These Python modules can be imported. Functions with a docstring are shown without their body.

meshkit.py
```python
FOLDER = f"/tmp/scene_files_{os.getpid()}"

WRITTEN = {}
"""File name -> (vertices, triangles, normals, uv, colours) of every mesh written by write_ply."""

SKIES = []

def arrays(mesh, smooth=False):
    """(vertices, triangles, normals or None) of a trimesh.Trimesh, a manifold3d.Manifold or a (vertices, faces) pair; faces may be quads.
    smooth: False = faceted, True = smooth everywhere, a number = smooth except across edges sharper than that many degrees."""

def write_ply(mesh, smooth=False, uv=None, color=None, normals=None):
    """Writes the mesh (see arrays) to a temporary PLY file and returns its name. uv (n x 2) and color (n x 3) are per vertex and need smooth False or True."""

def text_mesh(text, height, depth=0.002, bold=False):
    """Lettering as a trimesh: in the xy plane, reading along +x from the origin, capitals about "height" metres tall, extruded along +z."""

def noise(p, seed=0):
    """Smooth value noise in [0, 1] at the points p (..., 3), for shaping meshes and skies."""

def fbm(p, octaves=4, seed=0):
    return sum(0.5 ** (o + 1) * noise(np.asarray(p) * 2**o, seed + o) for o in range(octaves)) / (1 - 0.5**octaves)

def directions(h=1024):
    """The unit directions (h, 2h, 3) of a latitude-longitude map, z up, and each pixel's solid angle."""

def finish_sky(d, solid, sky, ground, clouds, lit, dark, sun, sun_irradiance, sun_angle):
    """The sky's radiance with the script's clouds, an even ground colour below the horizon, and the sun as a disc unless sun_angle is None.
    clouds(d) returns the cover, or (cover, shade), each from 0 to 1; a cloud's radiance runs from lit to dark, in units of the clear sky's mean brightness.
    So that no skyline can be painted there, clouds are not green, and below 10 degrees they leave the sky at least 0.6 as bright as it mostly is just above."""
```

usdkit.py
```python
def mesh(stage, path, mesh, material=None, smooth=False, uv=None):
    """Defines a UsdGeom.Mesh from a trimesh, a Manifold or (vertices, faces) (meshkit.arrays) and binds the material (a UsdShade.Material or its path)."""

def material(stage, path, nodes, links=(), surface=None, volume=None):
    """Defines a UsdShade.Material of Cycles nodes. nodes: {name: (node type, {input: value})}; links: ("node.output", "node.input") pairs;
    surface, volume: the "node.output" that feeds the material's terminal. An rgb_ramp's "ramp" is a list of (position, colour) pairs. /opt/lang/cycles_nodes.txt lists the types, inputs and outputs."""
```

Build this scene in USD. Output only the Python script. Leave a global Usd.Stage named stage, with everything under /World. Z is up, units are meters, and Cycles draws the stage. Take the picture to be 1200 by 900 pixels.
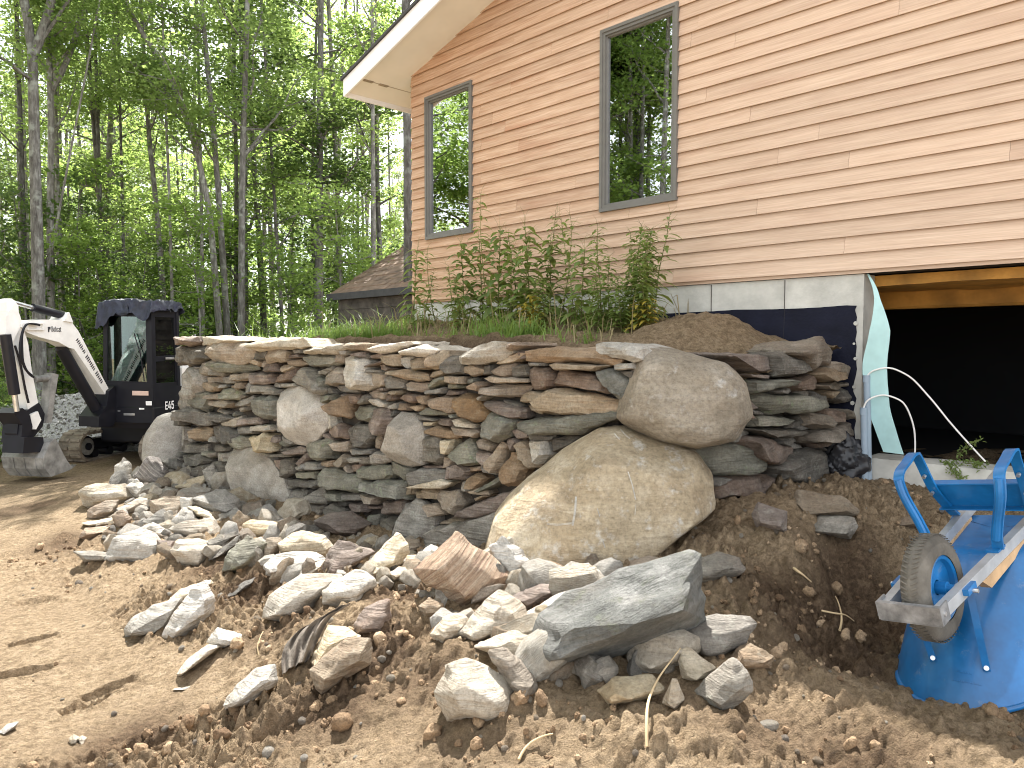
import math, random, numpy as np, trimesh, usdkit, meshkit, manifold3d
from pxr import Usd, UsdGeom, UsdLux, UsdShade, Sdf, Gf, Vt
from shapely.geometry import Polygon, box as sbox, Point, LineString
from shapely.ops import unary_union
from shapely import affinity
from scipy.interpolate import RBFInterpolator
from scipy.spatial import ConvexHull

stage = Usd.Stage.CreateInMemory()
UsdGeom.SetStageUpAxis(stage, UsdGeom.Tokens.z)
UsdGeom.SetStageMetersPerUnit(stage, 1.0)
UsdGeom.Xform.Define(stage, '/World'); UsdGeom.Scope.Define(stage, '/World/Looks')

# ---------------------------------------------------------------- camera, sky, sun, exposure
EYE = np.array([0, 0, 1.6]); PITCH = math.radians(2.8); FPX = 900.0
cam = UsdGeom.Camera.Define(stage, '/World/camera')
cam.CreateHorizontalApertureAttr(36.0); cam.CreateVerticalApertureAttr(27.0); cam.CreateFocalLengthAttr(27.0)
cam.CreateClippingRangeAttr(Gf.Vec2f(0.05, 1000)); cam.AddTranslateOp().Set(Gf.Vec3d(*EYE)); cam.AddRotateXOp().Set(90 - 2.8)
cam.CreateExposureAttr(2.0)
SUN_AZ, SUN_EL = math.radians(-5), math.radians(56)
SUN = np.array([math.sin(SUN_AZ) * math.cos(SUN_EL), math.cos(SUN_AZ) * math.cos(SUN_EL), math.sin(SUN_EL)])
skym = usdkit.material(stage, '/World/Looks/sky_look', {
    's': ('sky_texture', {'sky_type': 'single_scattering', 'sun_disc': False, 'sun_elevation': SUN_EL, 'sun_rotation': math.atan2(SUN[0], SUN[1]), 'aerosol_density': 2.0, 'air_density': 1.0}),
    'tc': ('texture_coordinate', {}), 'n': ('noise_texture', {'scale': 2.2, 'detail': 6.0}),
    'r': ('rgb_ramp', {'ramp': [(0.3, (.35, .35, .35)), (0.52, (1, 1, 1))]}),
    'm': ('mix', {'color2': (5.5, 5.6, 5.7)}), 'mm': ('math', {'math_type': 'multiply', 'value2': 0.92}),
    'b': ('background_shader', {'strength': 0.1})},
    [('tc.generated', 'n.vector'), ('n.fac', 'r.fac'), ('r.color', 'mm.value1'), ('mm.value', 'm.fac'), ('s.color', 'm.color1'), ('m.color', 'b.color')], surface='b.background')
dome = UsdLux.DomeLight.Define(stage, '/World/sky')
UsdShade.MaterialBindingAPI.Apply(dome.GetPrim()).Bind(skym)
dome.GetPrim().SetCustomDataByKey('kind', 'structure')
sun = UsdLux.DistantLight.Define(stage, '/World/sun')
sun.CreateNormalizeAttr(True); sun.CreateIntensityAttr(1.2); sun.CreateAngleAttr(0.53); sun.CreateColorAttr(Gf.Vec3f(1.0, 0.97, 0.93))
zx = SUN; xx = np.cross([0, 0, 1.0], zx); xx /= np.linalg.norm(xx); yx = np.cross(zx, xx)
sun.AddTransformOp().Set(Gf.Matrix4d(*xx, 0, *yx, 0, *zx, 0, 0, 0, 30, 1))

# ---------------------------------------------------------------- helpers: names, frames, tagging
USED = {}
def path_for(parent, name):
    parent = '/World' if parent is None else str(parent.GetPath()) if hasattr(parent, 'GetPath') else parent
    k = USED.get((parent, name), -1) + 1; USED[(parent, name)] = k
    return f'{parent}/{name}' if k == 0 else f'{parent}/{name}_{k:03d}'
def tag(p, label=None, cat=None, group=None, kind=None):
    p = p.GetPrim() if hasattr(p, 'GetPrim') else p
    for k, v in (('label', label), ('category', cat), ('group', group), ('kind', kind)):
        if v: p.SetCustomDataByKey(k, v)
    return p
def obj(name, mesh, mat, parent=None, smooth=False, label=None):
    p = usdkit.mesh(stage, path_for(parent, name), mesh, mat, smooth=smooth).GetPrim()
    if label: tag(p, label)
    return p
class Frame:
    def __init__(s, o, ang_or_x, z=None):
        s.o = np.array(o, float); x = np.array([*ang_or_x, 0.0]) if len(ang_or_x) == 2 else np.array(ang_or_x, float)
        x /= np.linalg.norm(x); s.z = np.array([0, 0, 1.0]); s.x = x; s.y = np.cross(s.z, x); s.R = np.stack([s.x, s.y, s.z])
    def w(s, p): return np.asarray(p, float) @ s.R + s.o
    def l(s, p): return (np.asarray(p, float) - s.o) @ s.R.T
    def mat(s): return Gf.Matrix4d(*s.x, 0, *s.y, 0, *s.z, 0, *s.o, 1)
def thing(name, label, cat, frame=None, loc=None, group=None, kind=None):
    x = UsdGeom.Xform.Define(stage, path_for(None, name))
    if frame is not None: x.AddTransformOp().Set(frame.mat())
    elif loc is not None: x.AddTranslateOp().Set(Gf.Vec3d(*map(float, loc)))
    return tag(x, label, cat, group, kind)
def copy_of(src, loc, rotz=0, scale=(1, 1, 1), label=None, group=None, cat=None):
    was = src.GetCustomData(); base = src.GetName()
    while base[-4:-3] == '_' and base[-3:].isdigit(): base = base[:-4]
    x = UsdGeom.Xform.Define(stage, path_for(None, base))
    x.GetPrim().GetReferences().AddInternalReference(src.GetPath())
    x.ClearXformOpOrder()
    c, s_ = math.cos(rotz), math.sin(rotz); sx, sy, sz = map(float, scale)
    x.AddTransformOp(opSuffix='placed').Set(Gf.Matrix4d(c * sx, s_ * sx, 0, 0, -s_ * sy, c * sy, 0, 0, 0, 0, sz, 0, *map(float, loc), 1))
    x.GetPrim().SetInstanceable(True)
    return tag(x, label or was.get('label'), cat or was.get('category'), group or was.get('group'))

FWD = np.array([0, math.cos(PITCH), -math.sin(PITCH)]); UPV = np.array([0, math.sin(PITCH), math.cos(PITCH)])
def ray(px, py): return np.array([1.0, 0, 0]) * (px - 600) / FPX + FWD + UPV * (450 - py) / FPX
def at_depth(px, py, Y): d = ray(px, py); return EYE + d * (Y / d[1])
def at_z(px, py, z): d = ray(px, py); return EYE + d * ((z - EYE[2]) / d[2])
def on_plane(px, py, p0, n): d = ray(px, py); return EYE + d * (np.dot(np.asarray(p0) - EYE, n) / np.dot(d, n))
def px_of(p):
    v = np.asarray(p, float) - EYE; f = v @ FWD; return 600 + FPX * v[..., 0] / f, 450 - FPX * (v @ UPV) / f

# ---------------------------------------------------------------- helpers: meshes
cat = trimesh.util.concatenate
def bx(x0, x1, y0, y1, z0, z1, bev=0.0):
    m = trimesh.creation.box(extents=(x1 - x0, y1 - y0, z1 - z0)) if not bev else hullbox(x1 - x0, y1 - y0, z1 - z0, bev)
    m.apply_translation(((x0 + x1) / 2, (y0 + y1) / 2, (z0 + z1) / 2)); return m
def hullbox(a, b, c, r):
    r = min(r, a * .49, b * .49, c * .49); p = []
    for sx in (-1, 1):
        for sy in (-1, 1):
            for sz in (-1, 1):
                X, Y, Z = sx * a / 2, sy * b / 2, sz * c / 2
                p += [(X - sx * r, Y - sy * r, Z), (X - sx * r, Y, Z - sz * r), (X, Y - sy * r, Z - sz * r)]
    return hull(p)
def hull(p):
    m = trimesh.convex.convex_hull(np.asarray(p, float)); return m
def prism(poly, fn, d0, d1):
    """poly in (u,v); fn(u,v,d) -> 3D; solid between depths d0 and d1 (numbers or functions of u,v)."""
    m = trimesh.creation.extrude_polygon(poly, 1.0, engine='earcut')
    v = m.vertices.copy(); u_, v_, k = v[:, 0], v[:, 1], v[:, 2]
    f0 = d0(u_, v_) if callable(d0) else d0; f1 = d1(u_, v_) if callable(d1) else d1
    m = trimesh.Trimesh(np.asarray(fn(u_, v_, f0 + (f1 - f0) * k)).T, m.faces, process=False)
    if m.volume < 0: m.invert()
    return m
def tube(pts, r, n=8, caps=True):
    pts = np.asarray(pts, float); m = len(pts); r = np.broadcast_to(np.asarray(r, float), (m,))
    t = np.gradient(pts, axis=0); t /= np.maximum(np.linalg.norm(t, axis=1, keepdims=True), 1e-9)
    ref = np.array([0, 0, 1.0]) if abs(t[0, 2]) < .9 else np.array([1.0, 0, 0])
    nrm = np.cross(t[0], ref); nrm /= np.linalg.norm(nrm); V = []
    for i in range(m):
        nrm = nrm - t[i] * (nrm @ t[i]); nrm /= np.linalg.norm(nrm); b = np.cross(t[i], nrm)
        a = np.arange(n) * 2 * math.pi / n
        V.append(pts[i] + r[i] * (np.cos(a)[:, None] * nrm + np.sin(a)[:, None] * b))
    V = np.concatenate(V); F = []
    for i in range(m - 1):
        for k in range(n):
            a, b = i * n + k, i * n + (k + 1) % n
            F += [(a, b, b + n), (a, b + n, a + n)]
    if caps:
        for k in range(1, n - 1): F += [(0, k + 1, k), ((m - 1) * n, (m - 1) * n + k, (m - 1) * n + k + 1)]
    return trimesh.Trimesh(V, F, process=False)
def smooth_path(p, n):
    p = np.asarray(p, float); d = np.r_[0, np.cumsum(np.linalg.norm(np.diff(p, axis=0), axis=1))]
    from scipy.interpolate import PchipInterpolator
    return PchipInterpolator(d / d[-1], p)(np.linspace(0, 1, n))
def cyl(p0, p1, r, n=14): return tube([p0, p1], r, n)
def strap(pts, wdir, w, th):
    """flat bar of width w (along wdir) and thickness th following pts"""
    pts = np.asarray(pts, float); wd = np.asarray(wdir, float); wd = wd / np.linalg.norm(wd); t = np.gradient(pts, axis=0); V = []
    for p, tt in zip(pts, t):
        nn = np.cross(tt, wd); nn /= np.linalg.norm(nn)
        V += [p - wd * w / 2 - nn * th / 2, p + wd * w / 2 - nn * th / 2, p + wd * w / 2 + nn * th / 2, p - wd * w / 2 + nn * th / 2]
    F = []
    for i in range(len(pts) - 1):
        for k in range(4):
            a, b = i * 4 + k, i * 4 + (k + 1) % 4; F += [(a, b, b + 4), (a, b + 4, a + 4)]
    e = (len(pts) - 1) * 4; F += [(0, 2, 1), (0, 3, 2), (e, e + 1, e + 2), (e, e + 2, e + 3)]
    m = trimesh.Trimesh(V, F, process=False)
    if m.volume < 0: m.invert()
    return m
def refine(m, e):
    q = manifold3d.Manifold(manifold3d.Mesh(np.asarray(m.vertices, np.float32), np.asarray(m.faces, np.uint32)))
    if q.is_empty(): return m
    a = q.refine_to_length(e).to_mesh(); return trimesh.Trimesh(np.asarray(a.vert_properties[:, :3], float), np.asarray(a.tri_verts, int), process=False)
def parse(s): return [tuple(map(float, q.split(','))) for q in s.split()]

def chunk(P2, front, back, rng, bevel=.2, edge=.05, rough=.05, top=0.0, strata=0.0, seed=0, tilt=.25):
    """a broken stone: outline P2 (n,2) in a plane (u right, v up), bulging by FRONT towards +w and reaching BACK behind. Returns a mesh in (u,v,w)."""
    poly = Polygon(P2).buffer(0)
    if poly.geom_type != 'Polygon': poly = max(poly.geoms, key=lambda g: g.area)
    mw = 2 * poly.area / max(poly.length / 2, 1e-6); mw = min(mw, 2 * math.sqrt(poly.area / math.pi))
    r = .05 * mw
    q = poly.buffer(-r).buffer(r * .9, quad_segs=2)
    if q.is_empty or q.geom_type != 'Polygon': q = poly
    o = np.array(q.exterior.coords)[:-1]; c = o.mean(0)
    P = []
    gx, gy = rng.uniform(-tilt, tilt, 2); gy += top
    for p in o: P.append((*(c + (p - c) * rng.uniform(.97, 1.03)), rng.uniform(-.12, .12) * front))
    inn = poly.buffer(-bevel * mw * .5)
    if inn.is_empty or inn.geom_type != 'Polygon': inn = affinity.scale(poly, .6, .6)
    ii = np.array(inn.simplify(.04 * mw).exterior.coords)[:-1]
    for p in ii:
        w = front * (1 + rng.uniform(-.18, .18)) + ((p - c) @ np.array([gx, gy]) if True else 0) * -1.0
        P.append((*p, max(w, front * .25)))
    for p in o[::2]: P.append((*(c + (p - c) * .85), -back * rng.uniform(.8, 1.0)))
    h = hull(P)
    m = refine(h, edge)
    n = m.vertex_normals; s = mw
    k = 1.0 / max(s, .02)
    d = (meshkit.fbm(m.vertices * k * 2.2 + seed * 7.3, 4, seed) - .5) * rough * 1.6 * s
    if strata: d += (meshkit.noise(m.vertices * np.array([1.5, 9, 1.5]) * k + seed * 3.1, seed + 5) - .5) * strata * s
    m.vertices = m.vertices + n * d[:, None]
    return m
# ---------------------------------------------------------------- materials
LK = '/World/Looks/'
def mat(name, nodes, links, surface='p.BSDF'): return usdkit.material(stage, LK + name, nodes, links, surface=surface)
def plain(name, col, rough=.5, metal=0.0, bump=0.0, bscale=60, vary=.12, nscale=8, spec=.5, coat=0.0):
    lo = tuple(c * (1 - vary * 2) for c in col); hi = tuple(min(1, c * (1 + vary)) for c in col)
    N = {'tc': ('texture_coordinate', {}), 'n': ('noise_texture', {'scale': nscale, 'detail': 6.0, 'roughness': .62}),
         'r': ('rgb_ramp', {'ramp': [(.3, lo), (.7, hi)]}), 'p': ('principled_bsdf', {'roughness': rough, 'metallic': metal, 'specular_ior_level': spec, 'coat_weight': coat, 'coat_roughness': .15})}
    L = [('tc.object', 'n.vector'), ('n.fac', 'r.fac'), ('r.color', 'p.base_color')]
    if bump:
        N['n2'] = ('noise_texture', {'scale': bscale, 'detail': 5.0}); N['b'] = ('bump', {'strength': bump, 'distance': .01})
        L += [('tc.object', 'n2.vector'), ('n2.fac', 'b.height'), ('b.normal', 'p.normal')]
    return mat(name, N, L)
def stone(name, c0, c1, c2, spot=(.34, .35, .29), spots=.1, rust=(.25, .12, .05), rusty=.1, rot=(0, 0, 0), layers=4.0, rough=.85, scale=1.0, lam=.3, pale=.35):
    """c0 dark, c1 mid, c2 pale; lichen spots, rust stains, thin strata along the stone's bedding"""
    N = {'tc': ('texture_coordinate', {}), 'oi': ('object_info', {}), 'off': ('math', {'math_type': 'multiply', 'value2': 37.0}),
         'mp': ('mapping', {'rotation': rot, 'scale': (scale, scale, scale)}), 'mps': ('mapping', {'scale': (1.2, 1.2, layers * 4)}),
         'n1': ('noise_texture', {'dimensions': '4D', 'scale': 5.0, 'detail': 9.0, 'roughness': .68, 'distortion': .4}),
         'ns': ('noise_texture', {'dimensions': '4D', 'scale': 3.0, 'detail': 6.0, 'roughness': .6, 'distortion': .3}),
         'mx': ('math', {'math_type': 'multiply_add', 'value2': lam}), 'mx0': ('math', {'math_type': 'multiply', 'value2': 1 - lam}),
         'r': ('rgb_ramp', {'ramp': [(.3, c0), (.5, c1), (.68, c2)]}),
         'n2': ('noise_texture', {'dimensions': '4D', 'scale': 14.0, 'detail': 6.0, 'roughness': .7}), 'rs': ('rgb_ramp', {'ramp': [(.56, (0, 0, 0)), (.66, (1, 1, 1))]}), 'ms': ('math', {'math_type': 'multiply', 'value2': spots * 4}),
         'n3': ('noise_texture', {'dimensions': '4D', 'scale': 3.5, 'detail': 7.0, 'roughness': .7}), 'rr': ('rgb_ramp', {'ramp': [(.5 - rusty * .3, (0, 0, 0)), (.72 - rusty * .3, (1, 1, 1))]}), 'mr': ('math', {'math_type': 'multiply', 'value2': min(1, rusty * 3)}),
         'm1': ('mix', {'color2': rust}), 'm2': ('mix', {'color2': spot}),
         'nf': ('noise_texture', {'scale': 60.0, 'detail': 6.0, 'roughness': .75}), 'rf': ('rgb_ramp', {'ramp': [(.3, (.5, .49, .47)), (.5, (1.0, 1.0, 1.0)), (.7, (1.35, 1.35, 1.34))]}), 'm3': ('mix', {'mix_type': 'multiply', 'fac': .75}),
         'vv': ('map_range', {'from_min': 0.0, 'from_max': 1.0, 'to_min': .82, 'to_max': 1.22}), 'vs': ('map_range', {'from_min': 0.0, 'from_max': 1.0, 'to_min': .7, 'to_max': 1.08}), 'fr': ('math', {'math_type': 'multiply', 'value2': 7.31}), 'fr2': ('math', {'math_type': 'fraction'}),
         'h': ('hsv', {}), 'p': ('principled_bsdf', {'roughness': rough, 'specular_ior_level': .35}),
         'nb': ('noise_texture', {'scale': 17.0, 'detail': 10.0, 'roughness': .78}), 'hb': ('math', {'math_type': 'multiply_add', 'value2': 1.5}), 'b': ('bump', {'strength': 1.0, 'distance': .032})}
    L = [('tc.object', 'mp.vector'), ('mp.vector', 'mps.vector'), ('oi.random', 'off.value1')] + [x for k in ('n1', 'n2', 'n3') for x in (('mp.vector', k + '.vector'), ('off.value', k + '.w'))]
    L += [('mps.vector', 'ns.vector'), ('off.value', 'ns.w'), ('n1.fac', 'mx0.value1'), ('ns.fac', 'mx.value1'), ('mx0.value', 'mx.value3'), ('mx.value', 'r.fac'),
          ('n2.fac', 'rs.fac'), ('rs.color', 'ms.value1'), ('n3.fac', 'rr.fac'), ('rr.color', 'mr.value1'), ('r.color', 'm1.color1'), ('mr.value', 'm1.fac'), ('m1.color', 'm2.color1'), ('ms.value', 'm2.fac'),
          ('mp.vector', 'nf.vector'), ('nf.fac', 'rf.fac'), ('m2.color', 'm3.color1'), ('rf.color', 'm3.color2'), ('m3.color', 'h.color'),
          ('oi.random', 'vv.value'), ('vv.result', 'h.value'), ('oi.random', 'fr.value1'), ('fr.value', 'fr2.value1'), ('fr2.value', 'vs.value'), ('vs.result', 'h.saturation'), ('h.color', 'p.base_color'),
          ('mp.vector', 'nb.vector'), ('ns.fac', 'hb.value1'), ('nb.fac', 'hb.value3'), ('hb.value', 'b.height'), ('b.normal', 'p.normal')]
    return mat(name, N, L)
S = {
 'g': stone('grey_schist', (.095, .087, .073), (.22, .202, .17), (.4, .37, .32), spots=.14, rusty=.06),
 'd': stone('dark_schist', (.042, .037, .03), (.115, .103, .084), (.25, .226, .188), spots=.1, rusty=.05),
 't': stone('tan_schist', (.12, .092, .06), (.27, .215, .15), (.44, .37, .28), spots=.08, rusty=.14),
 'b': stone('brown_schist', (.07, .05, .038), (.18, .135, .105), (.33, .265, .22), spots=.08, rusty=.12),
 'r': stone('rusty_schist', (.095, .062, .038), (.24, .17, .105), (.42, .33, .235), spots=.06, rusty=.2, rust=(.27, .155, .07)),
 'o': stone('mossy_grey_stone', (.075, .073, .056), (.187, .18, .14), (.34, .327, .262), spots=.25, spot=(.2, .225, .14), rusty=.04),
 'p': stone('pale_stone', (.2, .172, .132), (.4, .352, .275), (.59, .54, .455), spots=.04, rusty=.2, rust=(.36, .27, .175)),
 'w': stone('white_grey_stone', (.23, .215, .185), (.45, .42, .365), (.65, .62, .555), spots=.05, rusty=.14, rust=(.38, .29, .19)),
 'y': stone('honey_stone', (.24, .19, .12), (.48, .41, .29), (.68, .61, .48), spots=.04, rusty=.2, rust=(.38, .26, .14)),
 's': stone('striped_rusty_stone', (.14, .065, .04), (.38, .27, .18), (.6, .5, .38), spots=.02, rusty=.12, rot=(0, .75, .5), layers=6, lam=.75),
 'z': stone('striped_dark_stone', (.06, .052, .045), (.16, .14, .12), (.36, .31, .26), spots=.03, rusty=.06, rot=(0, -.6, .3), layers=8, lam=.75),
 'B': stone('granite_boulder', (.16, .126, .082), (.305, .25, .172), (.47, .415, .325), spots=.2, spot=(.42, .40, .36), rusty=.1, rust=(.22, .14, .07), lam=.18, layers=1.5, scale=.75),
 'C': stone('pale_granite_boulder', (.24, .215, .18), (.37, .335, .285), (.5, .465, .41), spots=.06, spot=(.5, .49, .46), rusty=.08, rust=(.3, .21, .12), lam=.12, layers=1.0, scale=1.2),
 'G': stone('grey_green_slab', (.06, .062, .054), (.135, .137, .122), (.29, .285, .26), spots=.12, spot=(.1, .12, .06), rusty=.05, rot=(0, .4, 0), layers=3, lam=.3),
}
M = {}
# soil: dry sand on top, darker where the earth is freshly turned and damp (attribute "damp" set on the ground)
M['ground'] = mat('sandy_soil', {'tc': ('texture_coordinate', {}), 'a': ('attribute', {'attribute': 'damp'}),
    'n1': ('noise_texture', {'scale': 1.3, 'detail': 8.0, 'roughness': .6}), 'n2': ('noise_texture', {'scale': 16.0, 'detail': 9.0, 'roughness': .7}), 'nf': ('noise_texture', {'scale': 160.0, 'detail': 5.0, 'roughness': .75}),
    'ad': ('math', {'math_type': 'multiply_add', 'value2': .9}), 'h': ('math', {'math_type': 'multiply_add', 'value2': .75, 'value3': -.59}), 'h2': ('math', {'math_type': 'add'}),
    'dry': ('rgb_ramp', {'ramp': [(.3, (.2, .142, .086)), (.5, (.34, .255, .162)), (.72, (.46, .36, .245))]}),
    'wet': ('rgb_ramp', {'ramp': [(.3, (.065, .042, .025)), (.52, (.16, .108, .067)), (.75, (.31, .225, .142))]}),
    'k': ('rgb_ramp', {'ramp': [(.3, (0, 0, 0)), (.68, (1, 1, 1))]}), 'm': ('mix', {}),
    'rf': ('rgb_ramp', {'ramp': [(.28, (.55, .55, .55)), (.72, (1.3, 1.28, 1.25))]}), 'mm': ('mix', {'mix_type': 'multiply', 'fac': .8}),
    'n4': ('noise_texture', {'scale': 38.0, 'detail': 8.0, 'roughness': .72}), 'r4': ('rgb_ramp', {'ramp': [(.34, (.5, .47, .44)), (.5, (.95, .94, .93)), (.66, (1.28, 1.27, 1.25))]}), 'm4': ('mix', {'mix_type': 'multiply', 'fac': .85}),
    'nb': ('noise_texture', {'scale': 45.0, 'detail': 8.0, 'roughness': .7}), 'bs': ('math', {'math_type': 'multiply_add', 'value2': .45}), 'b': ('bump', {'strength': 1.0, 'distance': .05}),
    'p': ('principled_bsdf', {'roughness': .95, 'specular_ior_level': .15})},
    [('tc.object', 'n1.vector'), ('tc.object', 'n2.vector'), ('tc.object', 'nf.vector'), ('tc.object', 'nb.vector'), ('n2.fac', 'dry.fac'), ('n2.fac', 'wet.fac'),
     ('n1.fac', 'h.value1'), ('n2.fac', 'ad.value1'), ('ad.value', 'h2.value1'), ('h.value', 'ad.value3'), ('a.fac', 'h2.value2'), ('h2.value', 'k.fac'),
     ('k.color', 'm.fac'), ('dry.color', 'm.color1'), ('wet.color', 'm.color2'), ('m.color', 'mm.color1'), ('nf.fac', 'rf.fac'), ('rf.color', 'mm.color2'), ('tc.object', 'n4.vector'), ('n4.fac', 'r4.fac'), ('mm.color', 'm4.color1'), ('r4.color', 'm4.color2'), ('m4.color', 'p.base_color'),
     ('nf.fac', 'bs.value1'), ('nb.fac', 'bs.value3'), ('bs.value', 'b.height'), ('b.normal', 'p.normal')])
M['clod'] = mat('soil_clod', {'tc': ('geometry', {}), 'n': ('noise_texture', {'scale': 3.0, 'detail': 6.0}), 'nf': ('noise_texture', {'scale': 150.0, 'detail': 4.0}),
    'r': ('rgb_ramp', {'ramp': [(.35, (.1, .064, .038)), (.5, (.24, .168, .103)), (.7, (.42, .32, .215))]}), 'rf': ('rgb_ramp', {'ramp': [(.3, (.6, .6, .6)), (.7, (1.25, 1.22, 1.2))]}), 'm': ('mix', {'mix_type': 'multiply', 'fac': .8}),
    'b': ('bump', {'strength': .6, 'distance': .01}), 'p': ('principled_bsdf', {'roughness': .95, 'specular_ior_level': .15})},
    [('tc.position', 'n.vector'), ('tc.position', 'nf.vector'), ('n.fac', 'r.fac'), ('nf.fac', 'rf.fac'), ('r.color', 'm.color1'), ('rf.color', 'm.color2'), ('m.color', 'p.base_color'), ('nf.fac', 'b.height'), ('b.normal', 'p.normal')])
M['gravel'] = mat('crushed_gravel', {'tc': ('geometry', {}), 'v': ('voronoi_texture', {'scale': 22.0}) , 'n': ('noise_texture', {'scale': 40.0, 'detail': 4.0}),
    'r': ('rgb_ramp', {'ramp': [(.2, (.2, .19, .18)), (.5, (.36, .35, .34)), (.8, (.55, .54, .52))]}), 'b': ('bump', {'strength': 1.0, 'distance': .04}), 'p': ('principled_bsdf', {'roughness': .9})},
    [('tc.position', 'v.vector'), ('tc.position', 'n.vector'), ('n.fac', 'r.fac'), ('r.color', 'p.base_color'), ('v.distance', 'b.height'), ('b.normal', 'p.normal')])
M['gravel_stone'] = plain('gravel_stone', (.42, .41, .4), .9, vary=.3, nscale=3)
M['forest_floor'] = plain('forest_floor', (.1, .085, .05), .95, bump=.8, bscale=8, vary=.4, nscale=2)
M['core'] = plain('wall_core_earth', (.045, .038, .03), .95, bump=.6, bscale=25, vary=.3)
# cedar clapboards: grain along the board, each board its own tone, redder towards the far end where it has not bleached
M['cedar'] = mat('cedar', {'tc': ('texture_coordinate', {}), 'oi': ('object_info', {}), 'o': ('math', {'math_type': 'multiply', 'value2': 61.0}),
    'm1': ('mapping', {'scale': (1.1, 6.0, 26.0)}), 'n1': ('noise_texture', {'dimensions': '4D', 'scale': 2.2, 'detail': 7.0, 'roughness': .62, 'distortion': .35}),
    'm2': ('mapping', {'scale': (.45, 1.0, 3.0)}), 'n2': ('noise_texture', {'dimensions': '4D', 'scale': 1.6, 'detail': 4.0, 'distortion': .6}),
    'm3': ('mapping', {'scale': (2.0, 6.0, 110.0)}), 'n3': ('noise_texture', {'dimensions': '4D', 'scale': 2.0, 'detail': 3.0}),
    'r': ('rgb_ramp', {'ramp': [(.25, (.33, .175, .1)), (.45, (.46, .29, .185)), (.62, (.55, .38, .265)), (.8, (.62, .46, .345))]}),
    'rr': ('rgb_ramp', {'ramp': [(.55, (0, 0, 0)), (.74, (1, 1, 1))]}), 'mr': ('math', {'math_type': 'multiply', 'value2': .75}), 'mix1': ('mix', {'color2': (.34, .145, .07)}),
    'x': ('separate_xyz', {}), 'mp': ('map_range', {'from_min': -4.6, 'from_max': -.5, 'to_min': 0.0, 'to_max': .55, 'clamp': True}), 'blz': ('mix', {'color2': (.57, .46, .37)}),
    'rg': ('rgb_ramp', {'ramp': [(.3, (.8, .78, .76)), (.7, (1.12, 1.12, 1.12))]}), 'mg': ('mix', {'mix_type': 'multiply', 'fac': .8}),
    'vv': ('map_range', {'to_min': .91, 'to_max': 1.05}), 'h': ('hsv', {}), 'b': ('bump', {'strength': .25, 'distance': .004}), 'p': ('principled_bsdf', {'roughness': .7, 'specular_ior_level': .3})},
    [('tc.object', 'm1.vector'), ('tc.object', 'm2.vector'), ('tc.object', 'm3.vector'), ('m1.vector', 'n1.vector'), ('m2.vector', 'n2.vector'), ('m3.vector', 'n3.vector'), ('oi.random', 'o.value1'), ('o.value', 'n1.w'), ('o.value', 'n2.w'), ('o.value', 'n3.w'),
     ('n1.fac', 'r.fac'), ('n2.fac', 'rr.fac'), ('rr.color', 'mr.value1'), ('r.color', 'mix1.color1'), ('mr.value', 'mix1.fac'), ('tc.object', 'x.vector'), ('x.x', 'mp.value'), ('mix1.color', 'blz.color1'), ('mp.result', 'blz.fac'),
     ('n3.fac', 'rg.fac'), ('blz.color', 'mg.color1'), ('rg.color', 'mg.color2'), ('oi.random', 'vv.value'), ('vv.result', 'h.value'), ('mg.color', 'h.color'), ('h.color', 'p.base_color'), ('n1.fac', 'b.height'), ('b.normal', 'p.normal')])
M['white_trim'] = plain('white_trim_paint', (.82, .83, .84), .45, vary=.03, nscale=2)
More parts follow.
